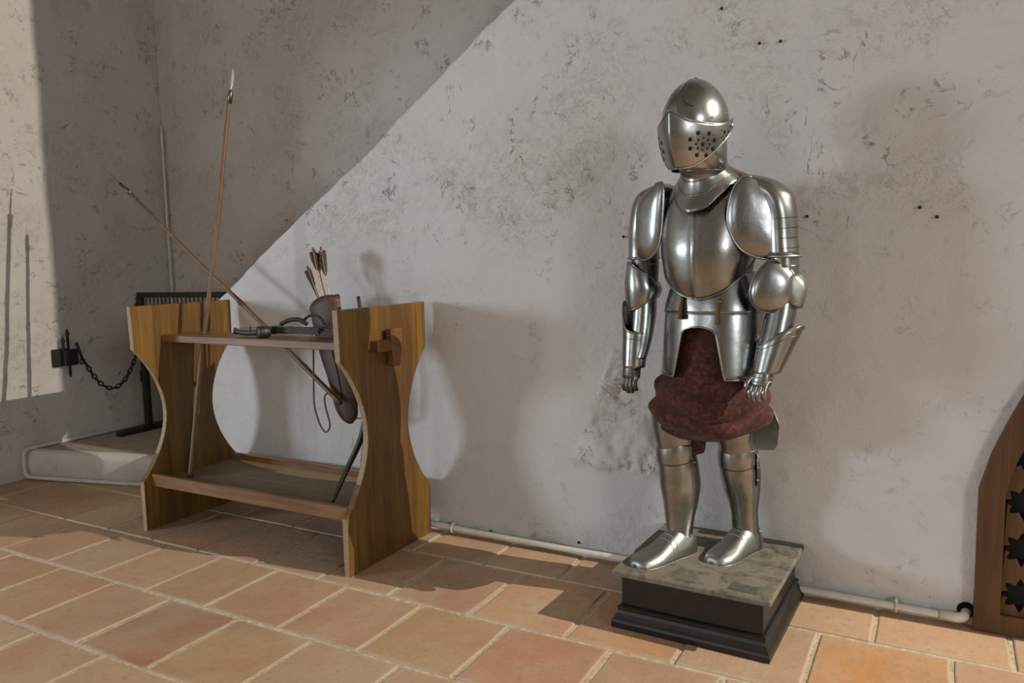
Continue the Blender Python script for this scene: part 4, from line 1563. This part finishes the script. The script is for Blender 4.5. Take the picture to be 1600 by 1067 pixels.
# --- legs: cuisse end and knee (poleyn), greave, sabaton
LXs = Ax(24 * D2R)
RXs = Ax(20 * D2R)
o, r_ = limb('cuisse', [(-0.892, 2.93, 0.80, 0.092, 0.095), (-0.890, 2.93, 0.72, 0.084, 0.088), (-0.886, 2.93, 0.66, 0.074, 0.080), (-0.882, 2.93, 0.61, 0.068, 0.074)], 'steel')
o, r_ = limb('cuisse', [(-0.672, 3.02, 0.80, 0.088, 0.092), (-0.672, 3.03, 0.70, 0.080, 0.086), (-0.668, 3.04, 0.645, 0.074, 0.080), (-0.666, 3.045, 0.60, 0.070, 0.076)], 'steel')


def poleyn(cx, cy, cz, ax, a, mat):
    rows = []
    for s in lin(0, 1, 14):
        row = []
        for td in lin(-95, 95, 48):
            zt = cz + 0.048 - 0.010 * (abs(td) / 95)
            zb_ = cz - 0.042 + 0.018 * (abs(td) / 95) ** 2
            z = zb_ + (zt - zb_) * s
            bul = 0.004 * math.sin(math.pi * s)
            row.append(ringpt((cx, cy, z), ax, a + bul * 0.5, a * 1.05 + bul, a, td * D2R, 0.95))
        rows.append(row)
    o = part('poleyn', surf(rows), mat)
    rim('edge', rows[0], 0.0014, 'steel_dark', o)
    rim('edge', rows[-1], 0.0014, 'steel_dark', o)
    return o


poleyn(-0.882, 2.93, 0.628, LXs, 0.073, 'steel')
poleyn(-0.666, 3.045, 0.603, RXs, 0.0745, 'steel')


def greave(secs, ax, mat_f, mat_b):
    o, rf = limb('greave', secs, mat_f, 0.0025, 48, -98, 98, arm, ax, 0.95, 5)
    # the front ridge of the shin
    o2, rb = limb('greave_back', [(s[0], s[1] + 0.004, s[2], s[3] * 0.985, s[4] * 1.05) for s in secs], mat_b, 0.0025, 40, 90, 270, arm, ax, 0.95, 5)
    rim('edge', [r[-1] for r in rf], 0.0020, 'steel_dark', o)
    rim('edge', [r[0] for r in rf], 0.0020, 'steel_dark', o)
    return o


greave([(-0.880, 2.93, 0.625, 0.067, 0.070), (-0.875, 2.935, 0.56, 0.073, 0.076), (-0.871, 2.94, 0.50, 0.074, 0.078), (-0.868, 2.94, 0.43, 0.065, 0.068), (-0.870, 2.935, 0.36, 0.053, 0.056), (-0.870, 2.93, 0.305, 0.047, 0.050), (-0.868, 2.93, 0.27, 0.049, 0.054), (-0.866, 2.93, 0.228, 0.052, 0.060)], LXs, 'steel', 'steel_dark')
greave([(-0.664, 3.045, 0.60, 0.070, 0.072), (-0.662, 3.05, 0.54, 0.073, 0.077), (-0.658, 3.06, 0.48, 0.068, 0.073), (-0.652, 3.07, 0.42, 0.056, 0.060), (-0.648, 3.075, 0.36, 0.048, 0.051), (-0.646, 3.08, 0.315, 0.048, 0.051), (-0.642, 3.085, 0.27, 0.053, 0.058), (-0.640, 3.085, 0.228, 0.056, 0.062)], RXs, 'steel', 'steel_dark')
# hinge strip on the outer side of the right leg
put('hinge', tube([(-0.590, 3.02, 0.63), (-0.589, 3.025, 0.56), (-0.592, 3.03, 0.50)], 0.010, 8, False, True, 0.4), 'steel_dark', arm)
rivets([Vector((-0.586, 3.01, z)) for z in (0.615, 0.575, 0.525)] + [Vector((-0.588, 3.075, 0.30)), Vector((-0.80, 2.90, 0.60))], [Vector((0.8, -0.6, 0))] * 5, arm, 'steel_pale', 0.005)


def sabaton(heel, toe, mat):
    h, t = Vector(heel), Vector(toe)
    d = (t - h)
    L = d.length
    d.normalize()
    s_ = Vector((-d.y, d.x, 0))
    prof = [(-0.05, 0.020, 0.05), (0.0, 0.040, 0.085), (0.12, 0.048, 0.105), (0.25, 0.050, 0.108), (0.38, 0.049, 0.090), (0.52, 0.051, 0.068), (0.68, 0.054, 0.050), (0.82, 0.052, 0.040), (0.92, 0.044, 0.033), (0.97, 0.033, 0.026), (1.0, 0.016, 0.015), (1.01, 0.0005, 0.0008)]
    rows = []
    us = lin(-0.05, 1.01, 44)
    for u in us:
        w = sm([(p[0], p[1]) for p in prof], u)
        hh = sm([(p[0], p[2]) for p in prof], u)
        row = []
        for k in range(25):
            a = math.pi * k / 24
            row.append(h + d * (L * u) + s_ * (1.12 * w * sp_(math.cos(a), 0.8)) + Vector((0, 0, hh * abs(math.sin(a)) ** 0.9)))
        rows.append(row)
    me = surf(rows)
    o = part('sabaton', me, mat, arm, 0.002)
    for u in (0.40, 0.47):
        i = min(range(len(us)), key=lambda i: abs(us[i] - u))
        rim('edge', rows[i], 0.0026, 'steel_pale', o)
    rim('edge', [r[0] for r in rows], 0.0022, mat, o)
    rim('edge', [r[-1] for r in rows], 0.0022, mat, o)
    return o


sabaton((-0.845, 2.975, 0.222), (-0.975, 2.70, 0.222), 'steel_pale')
sabaton((-0.625, 3.135, 0.222), (-0.722, 2.855, 0.222), 'steel_pale')
# fan-shaped side plate beside the right knee
fanp = [(-0.603, 0.680), (-0.585, 0.655), (-0.520, 0.660), (-0.508, 0.680), (-0.503, 0.755), (-0.522, 0.80), (-0.575, 0.81), (-0.605, 0.76)]
fo = put('knee_wing', prism(fanp, 2.975, 2.978, 0.001), 'steel_wing', arm)
rim('edge', [(x, 2.9765, z) for x, z in fanp], 0.0022, 'steel_pale', fo, True)
